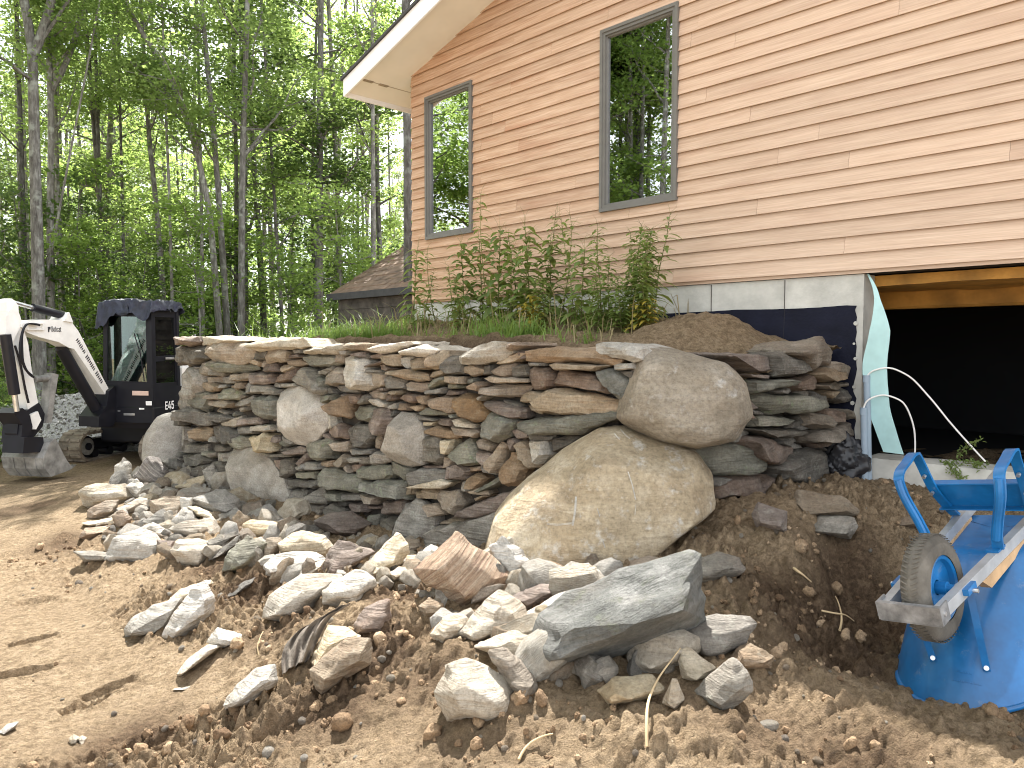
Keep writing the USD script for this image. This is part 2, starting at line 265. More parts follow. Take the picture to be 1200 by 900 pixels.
M['soffit'] = plain('soffit_paint', (.72, .69, .63), .6, vary=.04, nscale=2)
M['vent'] = plain('vent_slot', (.3, .25, .18), .7)
M['frame'] = plain('bronze_window_frame', (.13, .125, .115), .45, vary=.06, bump=.05)
M['roofing'] = plain('dark_roofing', (.05, .05, .052), .9, bump=.5, bscale=40)
M['concrete'] = plain('bare_concrete', (.47, .46, .42), .85, vary=.12, nscale=5, bump=.35, bscale=35)
M['tar'] = plain('damp_proof_coating', (.008, .009, .019), .7, vary=.25, nscale=4, bump=.4, bscale=45, spec=.15)
M['foam'] = plain('spray_foam', (.62, .32, .07), .75, vary=.22, nscale=3, bump=.9, bscale=14)
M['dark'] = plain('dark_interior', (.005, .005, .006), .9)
M['nose'] = plain('rust_streaked_steel', (.27, .27, .27), .45, metal=.45, vary=.3, nscale=14)
M['sill_foam'] = plain('pale_blue_foam_strip', (.38, .58, .57), .6, vary=.06)
M['conduit'] = plain('grey_conduit', (.24, .3, .36), .5, vary=.05)
M['cable'] = plain('white_cable', (.75, .73, .7), .5, vary=.03)
M['wood'] = plain('timber_wedge', (.5, .33, .18), .7, vary=.15)
M['black_plastic'] = plain('black_plastic_sheet', (.012, .012, .014), .35)
def glassy(name, tint, refl, rough=0.0):
    return mat(name, {'f': ('fresnel', {'IOR': 1.5}), 'ad': ('math', {'math_type': 'multiply_add', 'value2': 1.4, 'value3': refl, 'use_clamp': True}), 't': ('transparent_bsdf', {'color': tint}), 'g': ('glossy_bsdf', {'color': (.95, .98, 1.0), 'roughness': rough}), 'm': ('mix_closure', {})},
               [('f.fac', 'ad.value1'), ('ad.value', 'm.fac'), ('t.BSDF', 'm.closure1'), ('g.BSDF', 'm.closure2')], surface='m.closure')
M['pane'] = glassy('window_pane', (.5, .55, .55), .55)
M['cabglass'] = glassy('green_cab_glass', (.38, .55, .5), .06)
M['white_metal'] = plain('white_machine_paint', (.78, .77, .74), .4, vary=.08, nscale=4, coat=.2)
M['black_metal'] = plain('black_machine_paint', (.007, .007, .010), .42, vary=.2, nscale=6, spec=.3)
M['rubber_track'] = plain('dusty_rubber_track', (.2, .165, .125), .9, vary=.3, nscale=5, bump=.4)
M['bucket'] = plain('worn_bucket_steel', (.27, .265, .25), .55, metal=.35, vary=.3, nscale=6, bump=.15)
M['steel'] = plain('bright_cylinder_rod', (.6, .6, .6), .25, metal=.9)
M['tarp'] = plain('dark_blue_tarp', (.02, .023, .042), .5, vary=.35, nscale=9, bump=.5, bscale=18)
M['decal'] = plain('white_decal', (.8, .8, .8), .5, vary=.02)
M['decal_dark'] = plain('dark_decal', (.03, .03, .035), .5)
M['decal_warm'] = plain('faded_pink_label', (.62, .45, .38), .6)
M['seat'] = plain('black_seat_fabric', (.025, .025, .026), .8)
M['blue'] = mat('blue_enamel', {'tc': ('texture_coordinate', {}), 'n': ('noise_texture', {'scale': 6.0, 'detail': 7.0, 'roughness': .65}), 'r': ('rgb_ramp', {'ramp': [(.3, (.004, .075, .21)), (.6, (.005, .122, .33)), (.8, (.02, .17, .41))]}),
    'n2': ('noise_texture', {'scale': 11.0, 'detail': 9.0, 'roughness': .75}), 'r2': ('rgb_ramp', {'ramp': [(.6, (0, 0, 0)), (.8, (.55, .55, .55))]}), 'm': ('mix', {'color2': (.3, .3, .28)}), 'rr': ('map_range', {'to_min': .24, 'to_max': .5}),
    'p': ('principled_bsdf', {'roughness': .3, 'specular_ior_level': .5, 'coat_weight': .25, 'coat_roughness': .12})},
    [('tc.object', 'n.vector'), ('n.fac', 'r.fac'), ('tc.object', 'n2.vector'), ('n2.fac', 'r2.fac'), ('r.color', 'm.color1'), ('r2.color', 'm.fac'), ('m.color', 'p.base_color'), ('n.fac', 'rr.value'), ('rr.result', 'p.roughness')])
M['galv'] = plain('galvanised_rail', (.42, .44, .46), .42, metal=.5, vary=.12, nscale=9)
M['tyre'] = plain('dusty_tyre', (.12, .108, .09), .92, vary=.3, nscale=7, bump=.3, bscale=60)
M['bolt'] = plain('zinc_bolt', (.6, .6, .6), .3, metal=.9)
M['cloth'] = plain('muddy_cloth', (.14, .115, .09), .95, vary=.35, nscale=10, bump=.6, bscale=60)
M['twig'] = plain('dry_twig', (.5, .38, .22), .9, vary=.2)
M['bark'] = mat('grey_bark', {'tc': ('texture_coordinate', {}), 'oi': ('object_info', {}), 'm': ('mapping', {'scale': (7.0, 7.0, 1.6)}), 'n': ('noise_texture', {'scale': 2.5, 'detail': 8.0, 'roughness': .7}), 'n2': ('noise_texture', {'scale': 5.0, 'detail': 5.0}),
    'r': ('rgb_ramp', {'ramp': [(.3, (.055, .05, .045)), (.5, (.15, .143, .13)), (.7, (.29, .285, .265))]}), 'r2': ('rgb_ramp', {'ramp': [(.55, (0, 0, 0)), (.66, (.7, .7, .7))]}), 'mx': ('mix', {'color2': (.34, .36, .32)}), 'b': ('bump', {'strength': .9, 'distance': .03}),
    'vv': ('map_range', {'to_min': .6, 'to_max': 1.3}), 'h': ('hsv', {}), 'p': ('principled_bsdf', {'roughness': .95, 'specular_ior_level': .15})},
    [('tc.object', 'm.vector'), ('m.vector', 'n.vector'), ('tc.object', 'n2.vector'), ('n.fac', 'r.fac'), ('n2.fac', 'r2.fac'), ('r.color', 'mx.color1'), ('r2.color', 'mx.fac'), ('oi.random', 'vv.value'), ('vv.result', 'h.value'), ('mx.color', 'h.color'), ('h.color', 'p.base_color'), ('n.fac', 'b.height'), ('b.normal', 'p.normal')])
def leafy(name, c0, c1, c2, trans=.5, tcol=(.3, .42, .06), rough=.5):
    return mat(name, {'g': ('geometry', {}), 'oi': ('object_info', {}), 'ad': ('math', {'math_type': 'multiply_add', 'value2': .55}), 'om': ('math', {'math_type': 'multiply', 'value2': .45}), 'r': ('rgb_ramp', {'ramp': [(0, c0), (.55, c1), (1, c2)]}), 'p': ('principled_bsdf', {'roughness': rough, 'specular_ior_level': .35}),
        't': ('translucent_bsdf', {}), 'tm': ('mix', {'fac': .55, 'color2': tcol}), 'm': ('mix_closure', {'fac': trans})},
        [('g.random_per_island', 'ad.value1'), ('oi.random', 'om.value1'), ('om.value', 'ad.value3'), ('ad.value', 'r.fac'), ('r.color', 'p.base_color'), ('r.color', 'tm.color1'), ('tm.color', 't.color'), ('p.BSDF', 'm.closure1'), ('t.BSDF', 'm.closure2')], surface='m.closure')
M['leaf'] = leafy('forest_leaves', (.06, .12, .035), (.115, .2, .055), (.22, .3, .09), .6, (.55, .68, .2))
M['leaf_bright'] = leafy('maple_leaves', (.08, .16, .035), (.15, .25, .055), (.25, .33, .1), .6, (.55, .7, .18))
M['leaf_weed'] = leafy('weed_leaves', (.12, .18, .05), (.2, .28, .085), (.33, .38, .13), .45, (.5, .6, .15))
M['straw'] = leafy('straw', (.22, .18, .09), (.34, .28, .15), (.42, .36, .2), .25, (.5, .45, .25))
M['leaf_dark'] = leafy('dark_leaves', (.03, .07, .022), (.06, .115, .035), (.12, .18, .055), .5, (.32, .44, .11))
M['leaf_yellow'] = leafy('yellowed_leaves', (.2, .2, .04), (.42, .33, .05), (.5, .38, .08), .35, (.6, .45, .06))
M['grass'] = leafy('grass_blades', (.11, .19, .045), (.19, .29, .07), (.36, .4, .14), .4, (.45, .6, .13))
M['stem'] = plain('weed_stem', (.17, .17, .06), .8, vary=.3)
M['shingle'] = plain('brown_shingles', (.2, .135, .095), .9, vary=.3, nscale=4, bump=.6, bscale=20)
M['shed_board'] = plain('weathered_shed_board', (.1, .085, .075), .9, vary=.35, nscale=5, bump=.4)
# ---------------------------------------------------------------- frames of the house and the stone walls
A_DIR, B_DIR = np.array([.690, -.724]), np.array([.724, .690])
HF = Frame((2.574, 5.65, 0), A_DIR)                 # x = s along the gable wall (left negative), y = t into the house, z up
S_WING, T_WALL = -.15, -2.25
SL = HF.l((-3.96, 9.25, 0))[0]                      # left end of the long stone wall

# ---------------------------------------------------------------- ground: one sheet to the horizon
CTRL = '''0,895,-.1 150,895,-.06 300,895,.02 450,895,.12 600,895,.19 750,895,.24 900,895,.28 1050,893,.31 1195,893,.30
0,800,-.12 150,800,-.1 300,815,.02 0,720,-.16 120,700,-.13 0,650,-.2 90,650,-.15 0,585,-.28 80,560,-.28 150,530,-.25
200,740,.0 260,760,.06 340,790,.14 430,790,.2 520,835,.23 600,835,.26 690,840,.28 780,835,.31 870,835,.34
130,660,-.06 200,660,.0 270,675,.08 330,700,.16 400,735,.24 430,700,.26 480,725,.3 540,745,.32 600,770,.33 690,790,.33 770,790,.36 850,770,.4
100,600,-.1 150,575,-.02 195,548,.1 250,570,.08 300,600,.06 330,640,.1 380,665,.16 430,632,.1 470,650,.14 490,670,.24 560,655,.2 600,690,.38 650,680,.42 700,662,.46 760,650,.5
800,690,.47 870,690,.46 830,610,.62 870,590,.68 930,580,.68 1000,562,.66 1060,580,.64 1120,575,.62 1190,580,.6 900,640,.55 960,640,.55 1010,628,.56
940,690,.40 920,730,.37 980,700,.28 1010,740,.22 1040,690,.3 960,770,.25 1050,790,.19 1050,830,.2 1130,838,.2 1195,836,.2 1195,760,.2 1110,780,.2 1000,800,.24
880,780,.36 960,810,.34 1010,830,.36 1080,850,.37 1150,870,.36 1195,885,.35 900,850,.28 1000,870,.3'''
P = []
for ln in CTRL.split():
    x, y, z = map(float, ln.split(',')); q = at_z(x, y, z); P.append(q)
P += [np.array(q, float) for q in [(-6.5, 12.6, -.3), (-8, 12, -.3), (-5.2, 12.5, -.28), (-5, 14.5, -.25), (-8, 15, -.2), (-12, 12, -.3), (-12, 17, -.1), (-4, 18, .1), (-7, 10, -.28), (-9, 9, -.25), (-6, 6, -.2), (-5, 3, -.15), (-3, 1, -.1), (0, 1, .02), (3, 1.2, .3),
      (4.5, 2, .35), (5, 4, .55), (4, 5.5, .62), (6, 8, .6), (3, 9, .5), (0, 10, .3), (-2, 13, .2), (0, 7, .3), (-1.5, 8.5, .2), (4, 14, .5), (0, 20, .3), (-15, 4, -.2)]]
P = np.array(P)
RB = RBFInterpolator(P[:, :2], P[:, 2], kernel='thin_plate_spline', smoothing=.004)
def base_z(x, y):
    x, y = np.asarray(x, float), np.asarray(y, float); sh = x.shape
    q = np.stack([np.clip(x.ravel(), -13, 6), np.clip(y.ravel(), 1, 19)], 1)
    z = RB(q)
    far = np.hypot(x.ravel(), y.ravel())
    return (z + .012 * np.maximum(far - 24, 0)).reshape(sh)
def smoothstep(a, b, x): t = np.clip((np.asarray(x, float) - a) / (b - a), 0, 1); return t * t * (3 - 2 * t)
SMOOTH_PATH = Polygon([tuple(at_z(px, py, z)[:2]) for px, py, z in [(-90, 690, -.17), (20, 690, -.17), (75, 705, -.15), (110, 745, -.12), (150, 770, -.1), (210, 785, -.07), (250, 808, -.02), (170, 838, -.05), (90, 868, -.08), (10, 880, -.1), (-110, 860, -.1)]])
import shapely
def path_mask(x, y):
    d = shapely.distance(SMOOTH_PATH, shapely.points(np.ravel(x), np.ravel(y))).reshape(np.shape(x)); return 1 - smoothstep(0, .22, d)
PITS = [(965, 725, .33, .28, .9), (1020, 710, .26, .26, .8), (905, 735, .38, .16, .25), (880, 850, .3, .2, .3), (470, 700, .26, .16, .8), (440, 760, .24, .2, .8), (300, 690, .1, .28, .55), (255, 665, .05, .2, .7), (330, 730, .16, .2, .5), (390, 820, .13, .25, .55), (150, 860, -.07, .25, .5), (60, 640, -.18, .35, .45), (20, 600, -.22, .4, .5), (580, 870, .16, .25, .25), (1010, 880, .32, .2, .4), (500, 790, .25, .2, .4), (620, 720, .38, .25, .5)]
def damp_at(x, y):
    d = np.zeros(np.shape(x))
    for px, py, z, r, a in PITS:
        q = at_z(px, py, z); d = np.maximum(d, a * np.exp(-((x - q[0]) ** 2 + (y - q[1]) ** 2) / (2 * (r * .8) ** 2)))
    return d
FOOT = [(38, 752, -.13, .5, .27), (28, 790, -.12, .4, .27), (105, 815, -.09, .95, .27), (128, 803, -.09, .7, .26), (235, 838, .0, 1.1, .25), (45, 705, -.16, .2, .26), (195, 862, -.02, .3, .26), (330, 862, .02, .7, .24)]
def footprints(x, y):
    dz = np.zeros(np.shape(x))
    for px, py, z, ang, L in FOOT:
        q = at_z(px, py, z); c, s = math.cos(ang), math.sin(ang)
        u = (x - q[0]) * c + (y - q[1]) * s; v = -(x - q[0]) * s + (y - q[1]) * c
        w = .048 + .012 * np.cos(u / L * 7.5); e = np.maximum(np.abs(u) / (L / 2), np.abs(v) / w)
        inside = 1 - smoothstep(.82, 1.0, e); rim = np.exp(-((e - 1.18) / .16) ** 2)
        dz += inside * (-.036 + .009 * np.sign(np.sin(u * 230)) * (np.abs(v) < w * .8)) + rim * .012
    return dz
def detail_z(x, y):
    p = np.stack([x, y, np.zeros_like(x)], -1); pm = path_mask(x, y)
    near = 1 - smoothstep(6.5, 12, np.hypot(x, y))
    lump = meshkit.fbm(p * 3.1, 4, 3) - .5; mid = meshkit.fbm(p * 9.0 + 5, 5, 11) - .5; fine = meshkit.fbm(p * 34.0, 4, 21) - .5; grit = np.abs(meshkit.fbm(p * 26.0 + 7, 3, 61) - .5) * 2
    ridged = 1 - np.abs(2 * meshkit.fbm(p * 6.0 + 9, 4, 41) - 1)
    rough = (.5 + .8 * smoothstep(.35, .65, meshkit.fbm(p * 1.4 + 3, 3, 31)))
    crumb = np.abs(meshkit.fbm(p * 17.0 + 2, 4, 51) - .5) * 2
    z = (lump * .12 + mid * .10 * rough + fine * .045 * rough + (crumb - .25) * .085 * rough + (grit - .25) * .06 * rough * smoothstep(.4, .6, meshkit.fbm(p * 2.3 + 8, 3, 71))) * (1 - .93 * pm) * (.25 + .75 * near)
    z += pm * (meshkit.fbm(p * 2.0, 3, 5) - .5) * .03 + pm * fine * .006
    dm = damp_at(x, y); z -= dm * (.02 + .10 * np.abs(mid) * 2 * near)
    return z + footprints(x, y) * near
def ground_z(x, y): x, y = np.asarray(x, float), np.asarray(y, float); return base_z(x, y) + detail_z(x, y)
def spaced(lo, hi, step, out_lo, out_hi, grow=1.16):
    m = list(np.arange(lo, hi + 1e-9, step)); d, v = step, lo
    while v > out_lo: d *= grow; v -= d; m.insert(0, v)
    d, v = step, hi
    while v < out_hi: d *= grow; v += d; m.append(v)
    return np.array(m)
gx = spaced(-3.6, 3.0, .0125, -160, 160); gy = np.r_[spaced(2.2, 5.0, .0125, -30, 5.0), spaced(5.0, 5.01, .02, 5.0, 200, 1.04)[2:]]
gy = np.unique(np.round(gy, 5)); GX, GY = np.meshgrid(gx, gy, indexing='ij')
GZ = ground_z(GX, GY); DAMP = damp_at(GX, GY)
nx, ny = GX.shape; idx = np.arange(nx * ny).reshape(nx, ny)
F = np.concatenate([np.stack([idx[:-1, :-1], idx[1:, :-1], idx[1:, 1:]], -1).reshape(-1, 3), np.stack([idx[:-1, :-1], idx[1:, 1:], idx[:-1, 1:]], -1).reshape(-1, 3)])
V = np.stack([GX.ravel(), GY.ravel(), GZ.ravel()], 1)
gm = usdkit.mesh(stage, path_for(None, 'ground'), (V, F), M['ground'], smooth=True); tag(gm, kind='structure')
UsdGeom.PrimvarsAPI(gm).CreatePrimvar('damp', Sdf.ValueTypeNames.FloatArray, 'vertex').Set(Vt.FloatArray.FromNumpy(DAMP.ravel().astype(np.float32)))
from scipy.interpolate import RegularGridInterpolator
GI = RegularGridInterpolator((gx, gy), GZ, bounds_error=False, fill_value=0.0)
def gz(x, y): return float(GI((x, y)))
def ground_hit(px, py):
    d = ray(px, py); ts = np.linspace(1.2, 40, 4000); p = EYE + d * ts[:, None]; h = p[:, 2] - GI(p[:, :2])
    k = np.argmax(h < 0)
    return p[k] if h[k] < 0 else at_z(px, py, 0)

# ---------------------------------------------------------------- earth bank filling the space between the stone walls and the house
def bank_z(s, t):
    z = 1.36 + .05 * smoothstep(-2.1, -1.75, t) + .27 * smoothstep(-1.78, -1.62, t) + .2 * smoothstep(-1.5, -.1, t)
    z = z - .28 * smoothstep(-2.0, -.3, s) * smoothstep(-2.2, -1.5, t)
    z += .25 * np.exp(-(((s + .92) / .38) ** 2 + ((t + .75) / .6) ** 2))
    z = np.where(s < -5.3, 1.42 + .05 * smoothstep(-1.5, 1, t) + .25 * smoothstep(-6.2, -5.3, s) * smoothstep(-1.8, -1.2, t) * (1 - smoothstep(0, 3, t)), z)
    z = z - 2.0 * smoothstep(-7.05, -8.6, s) - .9 * smoothstep(5, 10, t)
    return z
bs, bt = np.arange(-9.2, -.13, .035), np.arange(-2.13, -.004, .03)
for nm, ss, tt, clip in (('earth_bank', bs, bt, None), ('earth_bank', np.arange(-11, -5.56, .09), np.arange(-.004, 10, .12), None)):
    BS, BT = np.meshgrid(ss, tt, indexing='ij'); p = np.stack([BS, BT, np.zeros_like(BS)], -1)
    BZ = bank_z(BS, BT) + (meshkit.fbm(p * 4, 4, 8) - .5) * .1 + (meshkit.fbm(p * 18, 4, 9) - .5) * .07
    W = HF.w(np.stack([BS.ravel(), BT.ravel(), BZ.ravel()], 1)); n0, n1 = BS.shape; ii = np.arange(n0 * n1).reshape(n0, n1)
    FF = np.concatenate([np.stack([ii[:-1, :-1], ii[1:, :-1], ii[1:, 1:]], -1).reshape(-1, 3), np.stack([ii[:-1, :-1], ii[1:, 1:], ii[:-1, 1:]], -1).reshape(-1, 3)])
    bm = usdkit.mesh(stage, path_for(None, nm), (W, FF), M['ground'], smooth=True); tag(bm, kind='structure')
    dmp = (.55 * (np.exp(-((BT + 1.72) / .1) ** 2) * (BS < -1.3)) + .0 + .3 * (BS < -5.6)).ravel()
    UsdGeom.PrimvarsAPI(bm).CreatePrimvar('damp', Sdf.ValueTypeNames.FloatArray, 'vertex').Set(Vt.FloatArray.FromNumpy(dmp.astype(np.float32)))

# clods of soil and pebbles scattered on the loose earth
def scatter(name, label, protos, mats, pts, scales, rng):
    inst = UsdGeom.PointInstancer.Define(stage, path_for(None, name)); tag(inst, label, name.replace('_', ' ').rstrip('s') if False else name.replace('_', ' '), kind='stuff')
    rel = inst.CreatePrototypesRel()
    for k, (pm_, mt) in enumerate(zip(protos, mats)):
        q = usdkit.mesh(stage, f'{inst.GetPath()}/piece_{k:03d}' if k else f'{inst.GetPath()}/piece', pm_, mt, smooth=40); rel.AddTarget(q.GetPath())
    n = len(pts); inst.CreateProtoIndicesAttr(Vt.IntArray.FromNumpy(rng.integers(0, len(protos), n).astype(np.int32)))
    inst.CreatePositionsAttr(Vt.Vec3fArray.FromNumpy(np.asarray(pts, np.float32)))
    q = rng.normal(size=(n, 4)); q /= np.linalg.norm(q, axis=1, keepdims=True)
    inst.CreateOrientationsAttr(Vt.QuathArray([Gf.Quath(float(a), float(b), float(c), float(d)) for a, b, c, d in q]))
    sc = np.asarray(scales)[:, None] * rng.uniform(.7, 1.3, (n, 3)); inst.CreateScalesAttr(Vt.Vec3fArray.FromNumpy(sc.astype(np.float32)))
    return inst
rng = np.random.default_rng(5)
def lump(seed, sub=2, amp=.5, f=1.6):
    m = trimesh.creation.icosphere(subdivisions=sub); d = (meshkit.fbm(m.vertices * f + seed * 9.1, 4, seed) - .5) * amp * 2; m.vertices *= (1 + d)[:, None]; return m
cand = np.stack([rng.uniform(-4.2, 3.2, 26000), rng.uniform(1.9, 7.2, 26000)], 1)
dens = (.12 + 1.0 * smoothstep(.45, .68, meshkit.fbm(np.c_[cand * 1.9, np.zeros(len(cand))], 3, 77)) + .9 * damp_at(cand[:, 0], cand[:, 1])) * (1 - .97 * path_mask(cand[:, 0], cand[:, 1])) * (1.2 - .14 * cand[:, 1])
dens *= np.where(HF.l(np.c_[cand, np.zeros(len(cand))])[:, 1] > -2.1, .25, 1.0)
cand = cand[rng.random(len(cand)) < dens * .6]
sz = np.exp(rng.normal(math.log(.0065), .75, len(cand))).clip(.003, .034)
scatter('soil_clods', 'loose crumbs and clods of brown soil lying over the dug ground', [lump(1, 2, .5, 1.8), lump(2, 2, .55, 2.2), lump(3, 2, .6, 2.6)], [M['clod']] * 3, np.c_[cand, GI(cand) + sz * .25], sz, rng)
cand = np.stack([rng.uniform(-3.8, 3, 900), rng.uniform(2, 6.5, 900)], 1); sz = np.exp(rng.normal(math.log(.009), .5, len(cand))).clip(.004, .028)
keep = rng.random(len(cand)) < (1 - .9 * path_mask(cand[:, 0], cand[:, 1])); cand, sz = cand[keep], sz[keep]
scatter('pebbles', 'small grey and pale pebbles strewn over the soil', [lump(11, 1, .3), lump(12, 1, .35)], [S['p'], S['t']], np.c_[cand, GI(cand) + sz * .3], sz, rng)
# ---------------------------------------------------------------- the house
L_, R_ = -5.52, 3.4
SLOPE, Z_EAVE = .29, 4.91
RIDGE = -1.02
def roof_under(s): s = np.asarray(s, float); return np.where(s < RIDGE, Z_EAVE + SLOPE * (s - L_), Z_EAVE + SLOPE * (2 * RIDGE - L_ - s))
SID0 = 2.134
WINS = [(-5.207, -4.365, 2.905, 4.578), (-2.47, -1.623, 2.895, 4.57)]
house = thing('house', 'cedar clapboard house with white eaves, two tall dark windows and an open concrete basement', 'house', HF)
hm = lambda u, v, d: (u, -d, v)                  # (s, z, outward depth) -> local
gable = Polygon([(L_, SID0), (R_, SID0), (R_, float(roof_under(R_))), (RIDGE, float(roof_under(RIDGE))), (L_, Z_EAVE)])
holes = unary_union([sbox(a, c, b, d) for a, b, c, d in WINS])
obj('gable_wall', prism(gable.difference(unary_union([sbox(a + .02, c + .02, b - .02, d - .02) for a, b, c, d in WINS])), hm, -.14, -.002), M['dark'], house)
rng = random.Random(4)
EXP = .125; k = 0; zc = SID0
obj('starter_strip', prism(sbox(L_, SID0 - .0, R_, SID0 + .03), hm, -.003, .012), M['cedar'], house)
zc = SID0 + .028
while zc < 6.3:
    z0, z1 = zc, zc + EXP + .02; prev = L_ + .0; cuts = [L_]
    x = L_ + rng.uniform(1.2, 3.6)
    while x < R_ - .4: cuts.append(x); x += rng.uniform(1.9, 3.9)
    cuts.append(R_)
    for a, b in zip(cuts[:-1], cuts[1:]):
        pg = sbox(a + .0009, z0, b - .0009, z1).intersection(gable).difference(holes.buffer(.004, join_style=2))
        lean = rng.uniform(-.0012, .0012)
        for g in ([pg] if pg.geom_type == 'Polygon' else getattr(pg, 'geoms', [])):
            if g.is_empty or g.area < 1e-3: continue
            obj('clapboard', prism(g, hm, lambda u, v, z0=z0, lean=lean: .018 + lean - .018 * np.clip((v - z0) / (EXP + .02), 0, 1), lambda u, v, z0=z0, lean=lean: .0265 + lean - .0225 * np.clip((v - z0) / (EXP + .02), 0, 1)), M['cedar'], house)
    zc += EXP
for (a, b, c, d) in WINS:
    fw = .046
    w = obj('window', prism(sbox(a, c, b, d).difference(sbox(a + fw, c + fw, b - fw, d - fw)), hm, -.06, .034), M['frame'], house)
    obj('outer_trim', prism(sbox(a - .012, c - .014, b + .012, d + .012).difference(sbox(a + .018, c + .018, b - .018, d - .018)), hm, .0, .044), M['frame'], w)
    obj('sash', prism(sbox(a + fw - .004, c + fw - .004, b - fw + .004, d - fw + .004).difference(sbox(a + fw + .014, c + fw + .014, b - fw - .014, d - fw - .014)), hm, -.05, .018), M['frame'], w)
    obj('pane', prism(sbox(a + fw + .012, c + fw + .012, b - fw - .012, d - fw - .012), hm, -.012, -.006), M['pane'], w)
# roof: two sloping decks with soffit, rake boards and eave board
OV, EV, DEEP = .6, .6, 10.0
E0 = L_ - EV; E1 = 2 * RIDGE - E0
def deck(t0, t1, d0, d1, side, m, name, lab=None, a=None, b=None):
    sa, sb = (E0, RIDGE) if side < 0 else (RIDGE, E1)
    if a is not None: sa, sb = a, b
    z = lambda s: float(roof_under(s)); v = []
    for t in (t0, t1):
        for s_ in (sa, sb):
            for d in (d0, d1): v.append((s_, t, z(s_) + d))
    return obj(name, hull(v), m, house, label=lab)
for sd in (-1, 1):
    deck(-OV + .02, DEEP, .0, .012, sd, M['soffit'], 'soffit')
    deck(-OV + .02, DEEP, .013, .15, sd, M['white_trim'], 'rafter_deck')
    deck(-OV - .03, DEEP + .03, .155, .185, sd, M['roofing'], 'roof', a=(E0 - .03 if sd < 0 else RIDGE), b=(RIDGE if sd < 0 else E1 + .03))
    deck(-OV - .005, -OV + .018, -.05, .153, sd, M['white_trim'], 'rake_board')
    e = E0 if sd < 0 else E1
    obj('eave_board', bx(min(e, e - sd * .022), max(e, e - sd * .022), -OV + .019, DEEP, float(roof_under(e)) - .05, float(roof_under(e)) + .15), M['white_trim'], house)
sj = L_ - .27; zj = float(roof_under(sj))
obj('soffit_joint', bx(sj - .004, sj + .004, -OV + .03, 4, zj - .003, zj + .006), M['vent'], house)
for t0 in (-.52, -.30, .2, .6): obj('soffit_vent', bx(sj - .028, sj + .018, t0, t0 + .13, zj - .0085, zj + .004), M['vent'], house)
# shell behind: side walls, back wall, first floor, basement room
obj('side_wall', bx(L_, L_ + .14, .14, DEEP - .4, 1.0, Z_EAVE - .01), M['cedar'], house)
obj('side_wall', bx(R_ - .14, R_, .14, DEEP - .4, SID0, float(roof_under(R_)) - .01), M['cedar'], house)
obj('back_wall', bx(L_, R_, DEEP - .4, DEEP - .26, 0, Z_EAVE), M['dark'], house)
obj('room_partition', bx(L_ + .15, R_ - .15, 3.2, 3.26, SID0 + .02, Z_EAVE - .02), M['dark'], house)
obj('floor_deck', bx(L_ + .15, R_ - .15, .15, DEEP - .41, SID0 + .005, SID0 + .2), M['dark'], house)
fo = trimesh.creation.box(extents=(R_ + 1.2, .86, .05)); fo = refine(fo, .06)
fo.vertices += np.array([(R_ - 1.6) / 2, .65, SID0 - .03]); low = fo.vertices[:, 2] < SID0 - .03
fo.vertices[low, 2] -= .05 * meshkit.fbm(fo.vertices[low] * 4, 4, 3)
obj('spray_foam_insulation', fo, M['foam'], house, smooth=40)
obj('drop_beam', bx(-1.45, R_ - .2, 1.12, 1.26, SID0 - .215, SID0 - .0, .02), M['foam'], house)
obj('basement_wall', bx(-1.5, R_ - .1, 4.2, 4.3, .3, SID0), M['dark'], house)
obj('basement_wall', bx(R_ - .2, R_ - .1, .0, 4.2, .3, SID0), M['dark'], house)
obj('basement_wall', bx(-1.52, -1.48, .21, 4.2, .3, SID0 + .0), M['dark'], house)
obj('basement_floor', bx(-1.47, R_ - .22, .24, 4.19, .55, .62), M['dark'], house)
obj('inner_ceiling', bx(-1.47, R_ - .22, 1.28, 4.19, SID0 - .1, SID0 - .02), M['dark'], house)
fw_ = obj('foundation_wall', bx(L_ + .01, 0, 0.004, .2, .3, SID0 - .004), M['concrete'], house)
rj = random.Random(8)
top = [(L_ + .012, 1.905)] + [(s, 1.9 + rj.uniform(-.006, .006)) for s in np.linspace(L_ + .2, -.12, 24)] + [(-.047, 1.9)]
side = [(-.045 + rj.uniform(-.016, .012), z) for z in np.linspace(1.87, .5, 26)]
obj('tar_coating', prism(Polygon(top + side + [(L_ + .012, .5)]).buffer(0), hm, -.003, .004), M['tar'], fw_)
for s in (-.61, -1.27): obj('form_seam', bx(s, s + .0015, -.0055, .003, 1.0, SID0 - .01), M['core'], fw_)
for z in (1.77, 1.51, 1.62, 1.3, 1.18): obj('bare_patch', prism(Point(-.05 + rj.uniform(-.012, .006), z).buffer(rj.uniform(.008, .017), quad_segs=2), hm, -.002, .0075), M['concrete'], fw_)
sl = trimesh.creation.box(extents=(R_ - .02, .3, .5)); sl = refine(sl, .08); sl.vertices += np.array([R_ / 2 + .01, .153, .535])
sl.vertices += (np.stack([meshkit.noise(sl.vertices * 6 + k_, k_) for k_ in range(3)], 1) - .5) * .014
obj('concrete_sill', sl, M['concrete'], house, smooth=40)
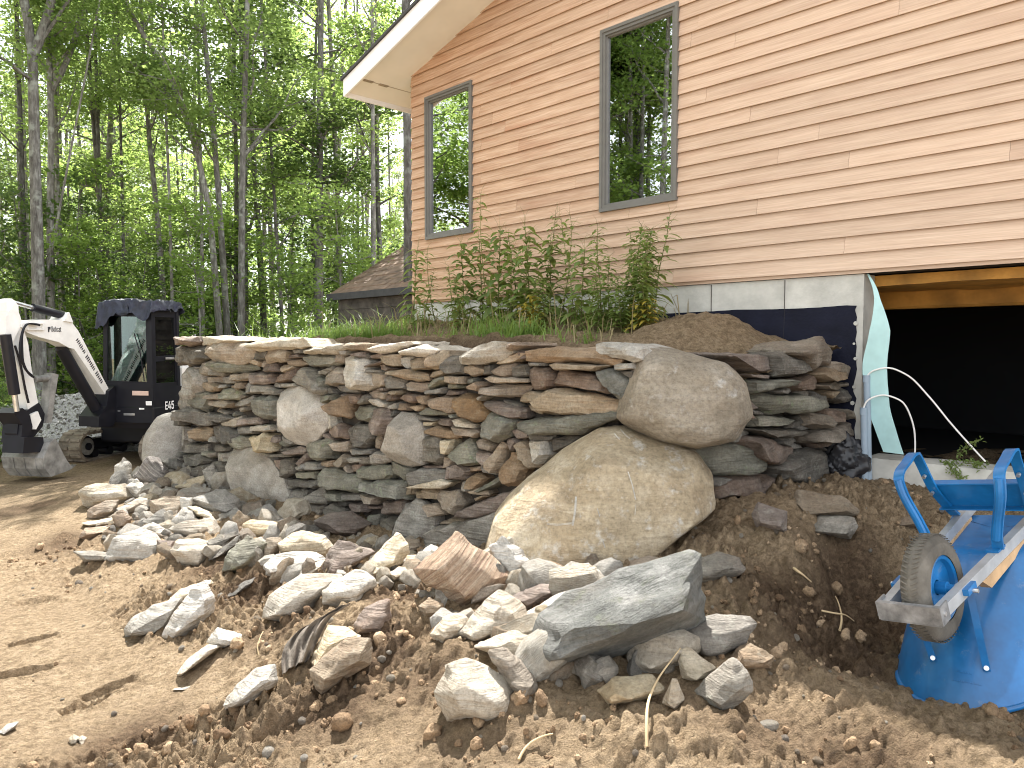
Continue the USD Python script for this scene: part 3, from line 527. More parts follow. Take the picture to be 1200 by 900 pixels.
# ---------------------------------------------------------------- the dry stone walls: outlines of their stones as photographed, laid in the walls' own planes
FRONT = '''t 247,407 258,401 302,401 302,411 297,425 283,426 262,423 252,424 247,416
b 211,396 239,395 241,401 231,406 213,404
p 239,395 262,394 300,399 262,405 241,405
d 207,410 216,406 230,407 246,409 246,421 236,428 222,428 208,422
g 211,442 219,431 232,429 240,440 239,455 231,470 220,486 211,486 207,470
o 258,424 275,425 298,427 301,434 286,437 262,437 254,429
g 243,424 250,423 254,428 252,438 240,440 238,432
g 250,432 260,432 263,438 260,441 251,440
t 247,441 260,440 263,447 258,450 247,449
t 237,451 246,447 262,452 258,458 247,459
t 276,438 298,437 299,443 290,446 277,446
b 300,437 320,438 321,449 301,451
g 264,441 276,440 278,448 265,450
g 288,449 299,448 301,460 289,463 287,456
o 263,456 280,455 287,462 283,469 266,469 262,463
g 301,451 318,452 330,459 302,461
o 222,467 232,457 248,459 249,470 243,481 226,479
t 248,462 262,461 263,468 249,468
t 248,469 265,468 276,472 270,478 253,476
g 276,472 300,463 302,472 291,476 278,477
o 301,466 320,464 332,467 332,488 312,490 301,484
t 279,448 287,448 287,455 280,456
d 217,479 232,480 246,483 249,498 232,498 218,494
t 228,503 240,499 247,503 245,516 232,515
d 247,500 263,496 283,506 283,519 268,522 252,518
d 249,485 264,485 276,490 262,496 250,493
p 262,494 281,487 283,498 273,501 263,499
b 284,490 306,489 308,497 284,499
d 282,500 305,500 305,508 287,509
o 278,514 285,510 298,510 298,523 281,526
y 297,513 312,507 321,510 321,528 305,530 298,522
p 305,498 322,498 322,505 305,505
C 274,535 280,527 302,527 322,541 335,560 340,583 336,595 325,600 305,596 289,588 279,570
d 224,519 240,521 240,531 225,531
g 255,530 272,530 273,541 256,541
d 216,533 236,532 248,539 240,547 222,547
d 241,546 256,541 272,542 272,556 252,564 241,558
d 252,521 272,523 271,529 253,530
g 212,500 224,502 222,518 213,530
d 210,486 217,486 219,498 212,499
p 303,402 322,397 362,396 373,407 350,409 325,409 318,411 305,410
d 303,412 320,411 318,421 305,422
t 322,408 338,407 343,412 341,424 320,425 319,419
g 344,410 361,409 360,414 346,414
p 362,410 378,406 415,402 417,408 397,415 364,415
b 341,415 354,415 357,419 341,420
t 340,422 352,421 360,427 350,430 342,427
o 355,417 362,415 378,416 396,417 399,425 392,429 366,430 357,423
b 313,427 328,425 330,435 314,436
p 330,428 342,426 344,431 334,437 330,434
b 324,440 334,436 346,431 344,446 327,449
g 344,445 349,437 358,431 365,430 375,440 387,456 383,461 371,459 356,450
d 377,434 392,429 394,434 385,440 378,439
t 385,441 395,431 405,432 406,450 388,453
t 397,414 405,414 404,425 397,425
w 405,421 416,416 431,419 435,438 440,452 430,457 413,453 405,440
g 320,449 333,449 335,455 322,454
g 335,449 350,449 352,453 337,454
g 307,455 332,456 332,463 308,462
C 333,462 340,455 362,455 378,465 386,480 384,500 372,515 360,521 350,518 338,510 333,492
o 374,441 386,446 385,455 375,452
g 395,452 408,451 422,457 420,461 402,460
o 380,463 398,462 397,469 384,472
r 390,475 400,466 411,464 415,475 413,488 398,487
b 402,461 423,463 425,470 413,475 404,468
b 417,414 432,412 432,418 418,417
g 404,411 413,411 411,416 405,416
t 414,402 440,403 438,411 416,411
p 439,412 448,405 486,400 489,404 475,409 457,415
p 474,412 500,404 518,411 514,415 500,418 476,416
t 457,416 474,415 473,429 462,429 457,424
w 474,418 484,417 486,430 480,433 474,427
t 486,420 508,418 509,432 491,434
t 509,419 520,411 529,411 528,428 514,433 510,430
b 432,428 456,421 456,425 434,430
d 427,414 434,414 436,420 428,421
b 437,416 456,413 456,420 438,420
b 448,427 456,426 466,432 462,435 450,434
t 436,438 440,435 458,437 458,452 450,455 440,452
g 432,432 446,433 452,436 433,437
g 457,442 464,440 476,444 477,456 460,457
t 465,434 486,433 504,438 505,446 490,447 478,441 467,440
t 505,441 508,435 524,433 523,439 507,443
t 479,449 486,446 503,449 501,460 482,458
o 504,450 510,444 524,441 526,446 507,456
g 501,458 508,456 521,454 520,461 504,462
t 527,440 538,441 540,449 528,448
o 523,450 540,450 541,455 524,456
b 522,457 538,458 538,463 522,464
d 523,425 532,418 545,420 545,438 530,440 523,433
t 431,461 440,457 461,459 455,468 438,468
g 421,470 430,462 436,465 434,471 423,474
p 434,468 446,467 459,473 455,478 440,475
b 458,464 466,460 466,468 459,470
b 467,467 476,461 490,463 492,471 482,473
r 492,464 504,463 508,475 497,473
r 509,467 520,463 535,466 537,484 526,485 511,477
g 457,475 468,471 468,479 457,480
r 469,473 478,473 480,481 470,481
r 481,476 495,474 502,478 490,482
o 414,478 432,473 440,477 440,491 430,495 415,489
b 442,480 450,478 460,480 464,492 458,511 447,506 439,499
C 465,490 472,483 486,485 496,497 500,518 498,544 480,544 463,537 456,524 460,505
d 420,498 436,497 440,512 432,524 422,524
r 440,512 452,509 457,515 452,527 441,526
g 420,525 438,527 438,532 421,533
g 439,531 446,529 460,533 458,543 441,544
d 421,536 437,534 438,544 425,544
o 427,547 444,545 459,546 462,557 455,563 429,562
o 459,543 466,539 484,546 486,560 478,564 463,556
d 481,485 498,487 513,491 511,494 486,492
o 496,483 504,477 515,480 531,486 498,487
y 497,494 511,494 507,499 498,499
b 512,491 532,490 532,500 514,498
r 502,503 512,499 538,506 540,514 525,514 505,509
d 501,512 516,511 522,535 517,544 501,542
y 521,515 533,515 530,532 523,532
b 499,545 522,545 520,549 502,549
g 488,552 500,547 525,550 527,558 520,566 490,570 487,562
t 521,535 530,535 530,548 523,549
b 528,544 540,542 552,551 548,560 529,562
p 545,417 570,403 598,401 604,408 606,415 590,422 570,427 548,426
t 584,426 608,412 620,414 608,424 590,428
r 604,404 614,401 617,405 606,411
t 542,431 552,426 570,431 571,438 553,441 545,438
d 571,428 580,427 583,439 572,439
r 582,434 592,427 606,426 608,433 600,443 587,441
d 604,429 619,426 621,440 603,443
t 573,443 582,440 620,444 621,448 585,449
b 608,412 621,411 622,420 610,421
r 621,411 640,408 665,407 712,413 728,421 725,427 640,424 622,422
g 620,425 640,425 640,429 622,429
b 620,436 628,430 642,430 650,440 650,454 640,458 625,456 620,446
t 571,454 582,450 606,451 621,452 615,462 604,466 586,466 572,463
r 553,452 566,447 571,452 566,458 554,456
t 531,442 544,441 544,450 532,450
g 561,466 571,458 572,464 563,470
r 536,467 546,461 559,466 574,484 572,490 558,493 545,490 536,479
b 572,471 590,471 618,479 618,490 605,490 590,486 574,477
t 609,467 618,459 639,459 640,462 630,471 611,472
t 616,475 630,474 640,483 634,486 621,482
d 591,468 611,473 612,477 597,474
w 703,404 716,402 740,404 755,410 757,422 745,424 728,420 703,414
t 647,427 660,425 720,428 700,434 655,433
b 647,450 655,434 685,437 712,445 710,461 690,457 655,452
w 722,427 744,425 746,432 726,434
G 706,434 718,430 730,436 745,448 749,465 740,473 722,465 712,455
t 632,470 640,462 650,455 680,460 720,468 742,480 738,485 715,491 680,487 645,484
d 727,435 745,434 745,445 736,440
p 534,491 540,490 556,497 555,502 540,500
t 532,499 554,503 564,506 558,513 541,510
o 564,510 566,493 580,484 596,485 608,495 600,511 586,517 572,515
b 601,504 610,502 626,506 626,513 610,514
o 624,493 640,489 690,490 722,484 725,490 700,500 680,508 640,509 627,503
b 594,515 604,513 610,518 603,528 595,522
t 607,521 615,514 621,522 636,545 622,549 612,538
w 622,517 644,514 647,532 637,543 627,528
t 578,540 590,519 597,522 590,545 586,554 578,549
r 592,546 600,531 611,534 618,550 612,567 597,568 590,558
o 533,534 540,520 552,514 560,530 566,543 548,545
t 557,517 566,513 580,521 575,530 563,526
b 559,528 575,531 578,540 570,547 563,540
r 550,547 566,546 568,551 552,553
b 530,546 546,547 550,556 540,562 531,560
t 549,560 560,554 572,560 562,573 552,573
o 564,574 585,559 592,562 585,568 569,576
d 650,512 665,510 680,510 672,522 652,531
d 339,562 380,562 382,568 375,572 341,570
g 341,574 356,574 358,590 352,606 340,600
g 365,582 382,569 386,577 386,590 367,588
g 357,590 372,589 383,593 380,610 355,608
o 384,562 383,552 390,548 422,556 427,561 426,576 400,575 386,570
o 386,576 402,577 405,587 389,587
g 404,578 426,578 428,586 406,587
g 383,597 390,588 401,594 405,602 385,604
b 407,590 427,590 427,601 413,600
d 358,573 368,573 367,579 360,578
o 350,553 372,552 372,561 352,561
d 374,552 382,553 381,561 375,561
b 346,542 362,530 364,537 352,548
d 336,538 345,537 345,555 336,560
b 328,538 335,538 333,552 329,546
g 359,541 379,542 380,550 361,551
o 361,520 372,516 385,515 392,518 391,537 375,538 364,535
t 393,518 410,517 409,529 399,529
t 379,540 395,539 394,547 383,546
t 397,540 406,532 412,541 408,547 398,547
p 408,527 432,526 436,530 413,534
g 409,536 430,535 432,540 415,543
b 412,544 426,543 426,553 415,553
b 341,528 355,523 362,525 360,531 346,533
d 327,526 345,523 344,527 330,529
d 323,532 345,531 344,535 326,535
g 333,511 340,513 350,518 346,521 336,518
w 310,498 323,498 325,504 312,505
g 325,499 333,500 333,507 327,506
w 383,486 391,486 394,500 388,504 382,501
b 385,506 400,496 410,501 409,514 391,513
d 412,503 418,496 422,499 429,522 413,521
o 429,563 460,563 478,566 478,585 460,583 431,576
t 479,567 488,568 488,579 480,580
t 420,578 446,582 444,591 431,590
b 429,593 444,593 444,597 431,597
b 448,587 470,586 473,602 449,603
d 446,609 456,606 470,607 470,624 451,624
o 432,605 446,603 442,611 440,628 431,624
g 477,591 490,584 498,588 512,606 513,640 486,645 471,640 473,611
t 488,576 500,571 520,576 516,586 491,585
t 501,591 515,590 527,602 511,605
t 514,585 520,576 540,575 548,590 540,602 529,597
t 512,613 530,606 545,607 546,615 517,615
g 513,618 548,618 572,613 582,601 585,612 575,640 560,645 520,643
b 541,606 545,596 575,583 596,576 606,573 609,576 590,597 565,606
t 561,583 572,579 576,581 565,586
y 490,568 520,561 534,565 522,572 493,571'''
WING = '''b 817,414 860,415 900,417 905,434 880,437 850,425
b 868,438 900,440 895,444 873,442
o 870,446 913,444 912,453 895,456 874,461
o 870,466 885,462 935,463 938,475 930,483 897,484 876,474
o 875,487 900,487 925,491 905,498 877,500
d 870,502 895,501 930,503 936,507 920,512 895,512
b 855,512 890,512 915,522 928,525 926,540 900,545 870,541
o 811,523 850,518 868,523 878,535 874,552 858,558 832,557 818,545
b 832,566 868,553 905,557 917,565 915,577 880,583 838,582
t 913,411 925,404 945,399 963,399 976,411 975,420 962,430 945,434 930,428
d 900,415 912,414 933,420 936,436 922,441 905,440
t 968,423 985,427 990,433 988,444 978,446 967,440
t 947,437 962,431 980,435 973,445 958,448
b 913,447 945,439 950,447 945,456 925,459 914,456
t 950,451 975,447 982,453 980,457 956,456
d 982,454 1004,453 1005,461 1004,468 980,473 971,467
d 941,466 948,458 962,461 964,475 955,482 945,480
y 963,465 969,471 966,478 963,477
t 933,486 940,482 960,485 962,496 955,501 935,498
b 961,479 970,476 979,483 974,495 963,496
t 979,479 1003,479 1004,490 985,492
t 932,509 960,501 985,494 1000,496 1002,505 985,510 960,518 935,518
d 897,546 930,531 945,526 970,529 975,540 974,562 955,572 930,570 908,561
t 968,522 985,519 998,526 995,540 985,546 976,535
t 992,511 1004,506 1005,530 998,540'''
wall_rng = np.random.default_rng(12)
N_F = -HF.y; P_F = HF.w((0, T_WALL, 0)); N_W = HF.x; P_W = HF.w((S_WING, 0, 0))
def to_front(p): q = HF.l(on_plane(*p, P_F, N_F)); return (q[0], q[2])
def to_wing(p): q = HF.l(on_plane(*p, P_W, N_W)); return (-q[1], q[2])       # u = towards the camera corner... mirrored below
def lay(parent, name, P2, mk, mode, k, front=None, back=None, label=None, bev=.22, proud=0.0):
    r_ = np.random.default_rng(1000 + k); pg = Polygon(P2).buffer(0); pg = pg if pg.geom_type == 'Polygon' else max(pg.geoms, key=lambda g: g.area); P2 = list(affinity.scale(pg, 1.05, 1.07).exterior.coords)[:-1]
    w = min(2 * math.sqrt(pg.area / math.pi), .5); mn = pg.area / max(pg.length / 2, 1e-6)
    big = mk in 'C'
    fr = front if front is not None else (.13 if big else min(.075, .03 + .28 * mn) * r_.uniform(.75, 1.25)); bk = back if back is not None else min(.32, .12 + w * .5)
    m = chunk(P2, fr, bk, r_, bevel=.45 if big else bev, edge=.034 if w > .12 else .026, rough=.075 if big else .13, top=.16 if not big else .1, strata=.0 if big else .11, seed=k, tilt=.12 if big else .36)
    off = (r_.uniform(-.035, .03) if not big else .02) + proud
    if mode == 'f': v = np.stack([m.vertices[:, 0], T_WALL - m.vertices[:, 2] - off, m.vertices[:, 1]], 1)
    else: v = np.stack([S_WING + m.vertices[:, 2] + off, -m.vertices[:, 0], m.vertices[:, 1]], 1)
    m = trimesh.Trimesh(v, m.faces, process=False)
    if m.volume < 0: m.invert()
    return obj(name, m, S[mk], parent, smooth=28, label=label)
def gap_stones(region, taken, n, rng, wmin, wmax, hmin, hmax, out):
    free = region.difference(taken)
    x0, y0, x1, y1 = region.bounds; tries = 0
    while len(out) < n and tries < 9000:
        tries += 1; w, h = rng.uniform(wmin, wmax), rng.uniform(hmin, hmax)
        if tries > 3500: w *= .6; h *= .75
        cx, cy = rng.uniform(x0, x1), rng.uniform(y0, y1)
        if not free.contains(Point(cx, cy)): continue
        a = rng.normal(0, .12); ang = np.linspace(0, 2 * math.pi, 9)[:-1] + rng.uniform(-.2, .2, 8)
        pts = [(cx + w / 2 * np.sign(math.cos(t)) * abs(math.cos(t)) ** .6, cy + h / 2 * np.sign(math.sin(t)) * abs(math.sin(t)) ** .6) for t in ang]
        g = affinity.rotate(Polygon(pts), math.degrees(a)).intersection(free)
        if g.geom_type == 'MultiPolygon': g = max(g.geoms, key=lambda q: q.area)
        if g.geom_type != 'Polygon' or g.area < .38 * w * h or g.area < 1.5e-4: continue
        g2 = g.buffer(-.0015)
        if g2.geom_type != 'Polygon' or g2.is_empty: continue
        out.append(g2); free = free.difference(g.buffer(.0035))
    return out
LAB = {'C': 'large smooth pale granite boulder built into the wall'}
wall = thing('dry_stone_wall', 'long dry-laid stone retaining wall of flat schist stones facing the dug path', 'stone wall', HF)
polys = []
for k, ln in enumerate(FRONT.split('\n')):
    mk, pts = ln[0], [to_front(p) for p in parse(ln[2:])]
    pg = Polygon(pts).buffer(0); polys.append(pg)
    cap = min(p[1] for p in parse(ln[2:])) < 408 and mk in 'ptrbw'
    lay(wall, 'boulder' if mk == 'C' else 'cap_stone' if cap else 'stone', pts, mk, 'f', k, back=.42 if cap else None, label=('round pale boulder low in the wall, largest of those built in' if k == 32 else 'pale rounded boulder high in the wall beside small thin stones' if mk == 'C' and k < 80 else 'tapered pale boulder with a straight right edge' if mk == 'C' else None), bev=.5 if cap else .22, proud=.05 if cap else 0)
region = Polygon([to_front(p) for p in parse('208,409 246,403 300,404 362,404 420,406 470,409 545,412 605,414 640,412 745,410 745,484 690,506 640,530 600,585 575,640 560,652 480,660 400,650 330,625 280,600 240,575 222,560 210,540')]).buffer(0)
small = gap_stones(region, unary_union([g.buffer(.004) for g in polys]), 292 - len(polys), wall_rng, .09, .24, .035, .085, [])
for k, g in enumerate(small):
    lay(wall, 'stone', list(g.exterior.coords)[:-1], 'gdtbogdtbg'[int(wall_rng.integers(10))], 'f', 500 + k)
def core(region, mode, zt):
    o = np.array(region.buffer(.05).exterior.coords)[:-1]
    return o
se, sf = to_front((560, 640))[0], to_front((715, 440))[0]
cr = Polygon([(SL + .02, -.3), (se, -.3), (se + .1, .3), (sf - .1, 1.0), (sf, 1.05), (sf, 1.36), (-2.6, 1.40), (SL + .02, 1.46)])
obj('rubble_core', prism(cr, lambda u, v, d: (u, d, v), T_WALL + .075, T_WALL + .5), M['core'], wall)
# a rough end to the wall beside the excavator, and the flat stones along its top seen from above
top_rng = np.random.default_rng(77); cap_k = 0
def flat_slab(s, t, z, w, d, h, mk, k):
    r_ = np.random.default_rng(k); n = 9; a = np.sort(r_.uniform(0, 2 * math.pi, n)); pts = [(w / 2 * math.cos(q) * r_.uniform(.8, 1.15), d / 2 * math.sin(q) * r_.uniform(.8, 1.15)) for q in a]
    m = chunk(pts, h, h * .6, r_, bevel=.25, edge=.045, rough=.05, strata=0, seed=k, tilt=.08)
    m.vertices = m.vertices @ trimesh.transformations.rotation_matrix(r_.normal(0, .05) + .05, (1, 0, 0))[:3, :3].T
    m.vertices += np.array([s, t, z]); return obj('cap_stone', m, S[mk], wall, smooth=28)
for s in np.arange(SL + .25, -.75, .36):
    if len(polys) + len(small) + cap_k > 318: break
    flat_slab(s + top_rng.uniform(-.05, .05), T_WALL + .3 + top_rng.uniform(-.03, .05), 1.43 + .025 * (-s / 7) + top_rng.uniform(-.012, .012), top_rng.uniform(.3, .5), .34, .04, 'pwptyg'[cap_k % 6], 3000 + cap_k); cap_k += 1
for i, (zz, mk) in enumerate([(.0, 'd'), (.17, 'g'), (.33, 'd'), (.5, 't'), (.68, 'g'), (.84, 'o'), (1.0, 'd'), (1.17, 'g'), (1.32, 't')]):
    r_ = np.random.default_rng(4000 + i); w_ = r_.uniform(.28, .4)
    m = chunk([(-w_ / 2, 0), (w_ / 2, .01), (w_ / 2 - .02, .16), (-w_ / 2 + .03, .15)], .08, .2, r_, edge=.04, rough=.1, strata=.1, seed=i)
    m = trimesh.Trimesh(np.stack([SL + .05 - m.vertices[:, 2], T_WALL + .22 + m.vertices[:, 0], zz + m.vertices[:, 1]], 1), m.faces)
    if m.volume < 0: m.invert()
    obj('stone', m, S[mk], wall, smooth=28)

ret = thing('dry_stone_wall', 'short dark return wall of stacked slabs between the big boulders and the foundation', 'stone wall', HF)
polys = []
for k, ln in enumerate(WING.split('\n')):
    mk, pts = ln[0], [to_wing(p) for p in parse(ln[2:])]
    pg = Polygon(pts).buffer(0); polys.append(pg)
    lay(ret, 'stone', pts, mk, 'w', 700 + k, front=.09 if pg.area > .02 else None, back=.3, label='pinkish rounded stone perched on top of the return wall' if k == 9 else None)
region = Polygon([to_wing(p) for p in parse('818,418 860,420 905,420 985,436 1004,455 1004,560 975,570 930,575 900,575 840,580 815,560')]).buffer(0)
small = gap_stones(region, unary_union([g.buffer(.004) for g in polys]), 40, wall_rng, .12, .3, .04, .1, [])
for k, g in enumerate(small): lay(ret, 'stone', list(g.exterior.coords)[:-1], 'gdtbod'[int(wall_rng.integers(6))], 'w', 800 + k)
cr = Polygon([(.02, .3), (1.7, .2), (1.7, 1.3), (.9, 1.36), (.02, 1.2)])
obj('rubble_core', prism(cr, lambda u, v, d: (d, -u, v), S_WING - .5, S_WING - .08), M['core'], ret)

# ---------------------------------------------------------------- the three great boulders standing on their own
def boulder(label, outline, mk, depth, thick, seed, bulge=.5, top=-.25, edge=.035, cut=.0, back=None, group=None, rough=.034, bevel=.85):
    pts = [tuple(q) for q in (np.array(parse(outline)) - np.mean(parse(outline), 0)) * 1.055 + np.mean(parse(outline), 0)]; c = at_depth(*np.mean(pts, 0), depth)
    n = -(np.array([c[0], c[1], 0])); n /= np.linalg.norm(n); fr = Frame(c, (-n[1] * -1, n[0] * -1)) if False else Frame(c, np.cross(-n, [0, 0, 1.0])[:2])
    P2 = []
    for p in pts:
        q = fr.l(on_plane(*p, c, n)); P2.append((q[0], q[2]))
    r_ = np.random.default_rng(seed)
    pg = Polygon(P2).buffer(0); b = pg.bounds; H = b[3] - b[1]
    Q = []
    for i, sc, dd in ((0, 1.0, 0.0), (1, .965, .45), (2, .76, .88), (3, .34, 1.0)):
        g = affinity.scale(pg, sc, sc, origin=(pg.centroid.x, pg.centroid.y - .12 * H * (i > 0)))
        for x, z in list(g.exterior.coords)[:-1]: Q.append((x * r_.uniform(.985, 1.015), -dd * thick * (1 + top * (z - pg.centroid.y) / H * -1.2 + r_.uniform(-.1, .1)), z))
    for sc, dd in ((.9, .4), (.6, .8)):
        g = affinity.scale(pg, sc, sc)
        for x, z in list(g.exterior.coords)[:-1]: Q.append((x, dd * (back or thick), z))
    m = refine(hull(Q), edge * 1.6)
    trimesh.smoothing.filter_laplacian(m, lamb=.5, iterations=1)
    m = refine(m, edge)
    d = (meshkit.fbm(m.vertices * 1.9 / H + seed, 5, seed) - .5) * rough * 2.2 * H + (meshkit.fbm(m.vertices * 9 / H + seed, 3, seed + 1) - .5) * rough * .25 * H
    m.vertices += m.vertex_normals * d[:, None]
    b0 = fr.o.copy(); base = np.array([c[0], c[1], c[2] + m.vertices[:, 2].min()]); fb = Frame(base, fr.x[:2]); m.vertices[:, 2] -= m.vertices[:, 2].min()
    p = usdkit.mesh(stage, path_for(None, 'boulder'), m, S[mk], smooth=50); p.AddTransformOp().Set(fb.mat()); tag(p, label, 'boulder', group)
    return p, trimesh.Trimesh(fb.w(m.vertices), m.faces, process=False), fb
BA, BM, BFR = boulder('huge tan granite boulder with pale scratches at the foot of the wall corner', '575,645 587,600 623,561 659,531 704,503 728,501 770,519 809,530 830,558 834,588 796,612 767,630 736,658 701,672 640,676 585,672', 'B', 4.5, .5, 31, top=.4)
boulder('rounded tan boulder resting on the scratched one at the end of the cap stones', '725,486 736,471 744,420 752,406 788,409 848,425 872,447 878,483 860,511 815,522 770,513', 'B', 4.5, .36, 32, top=.3)
boulder('pale tan boulder leaning at the far end of the wall beside the excavator', '167,537 172,508 184,489 200,484 218,488 222,535 205,552 172,550', 'C', 9.9, .3, 33, top=.3, edge=.05)
for ln, wd in (('675,582 674,598 671,616', .011), ('641,614 655,615 671,613', .010), ('736,553 741,568 745,586', .006), ('727,503 732,509 738,514', .008), ('720,508 726,515', .006), ('745,592 744,604', .005), ('700,596 703,606', .005), ('706,632 709,642', .006)):
    pp = np.array(parse(ln)); tt = np.linspace(0, 1, 8); q = np.stack([np.interp(tt, np.linspace(0, 1, len(pp)), pp[:, i]) for i in (0, 1)], 1); P3 = []
    for x, y in q:
        h = BM.ray.intersects_location([EYE], [ray(x, y)])[0]
        if len(h): b = min(h, key=lambda z: np.linalg.norm(z - EYE)); P3.append(BFR.l(b + (EYE - b) / np.linalg.norm(EYE - b) * .001))
    if len(P3) > 2:
        P3 = np.array(P3); t_ = P3[-1] - P3[0]; n_ = BFR.l(EYE) - P3.mean(0); obj('pale_scratch', strap(P3, np.cross(t_, n_), wd, .004), S['w'], BA)
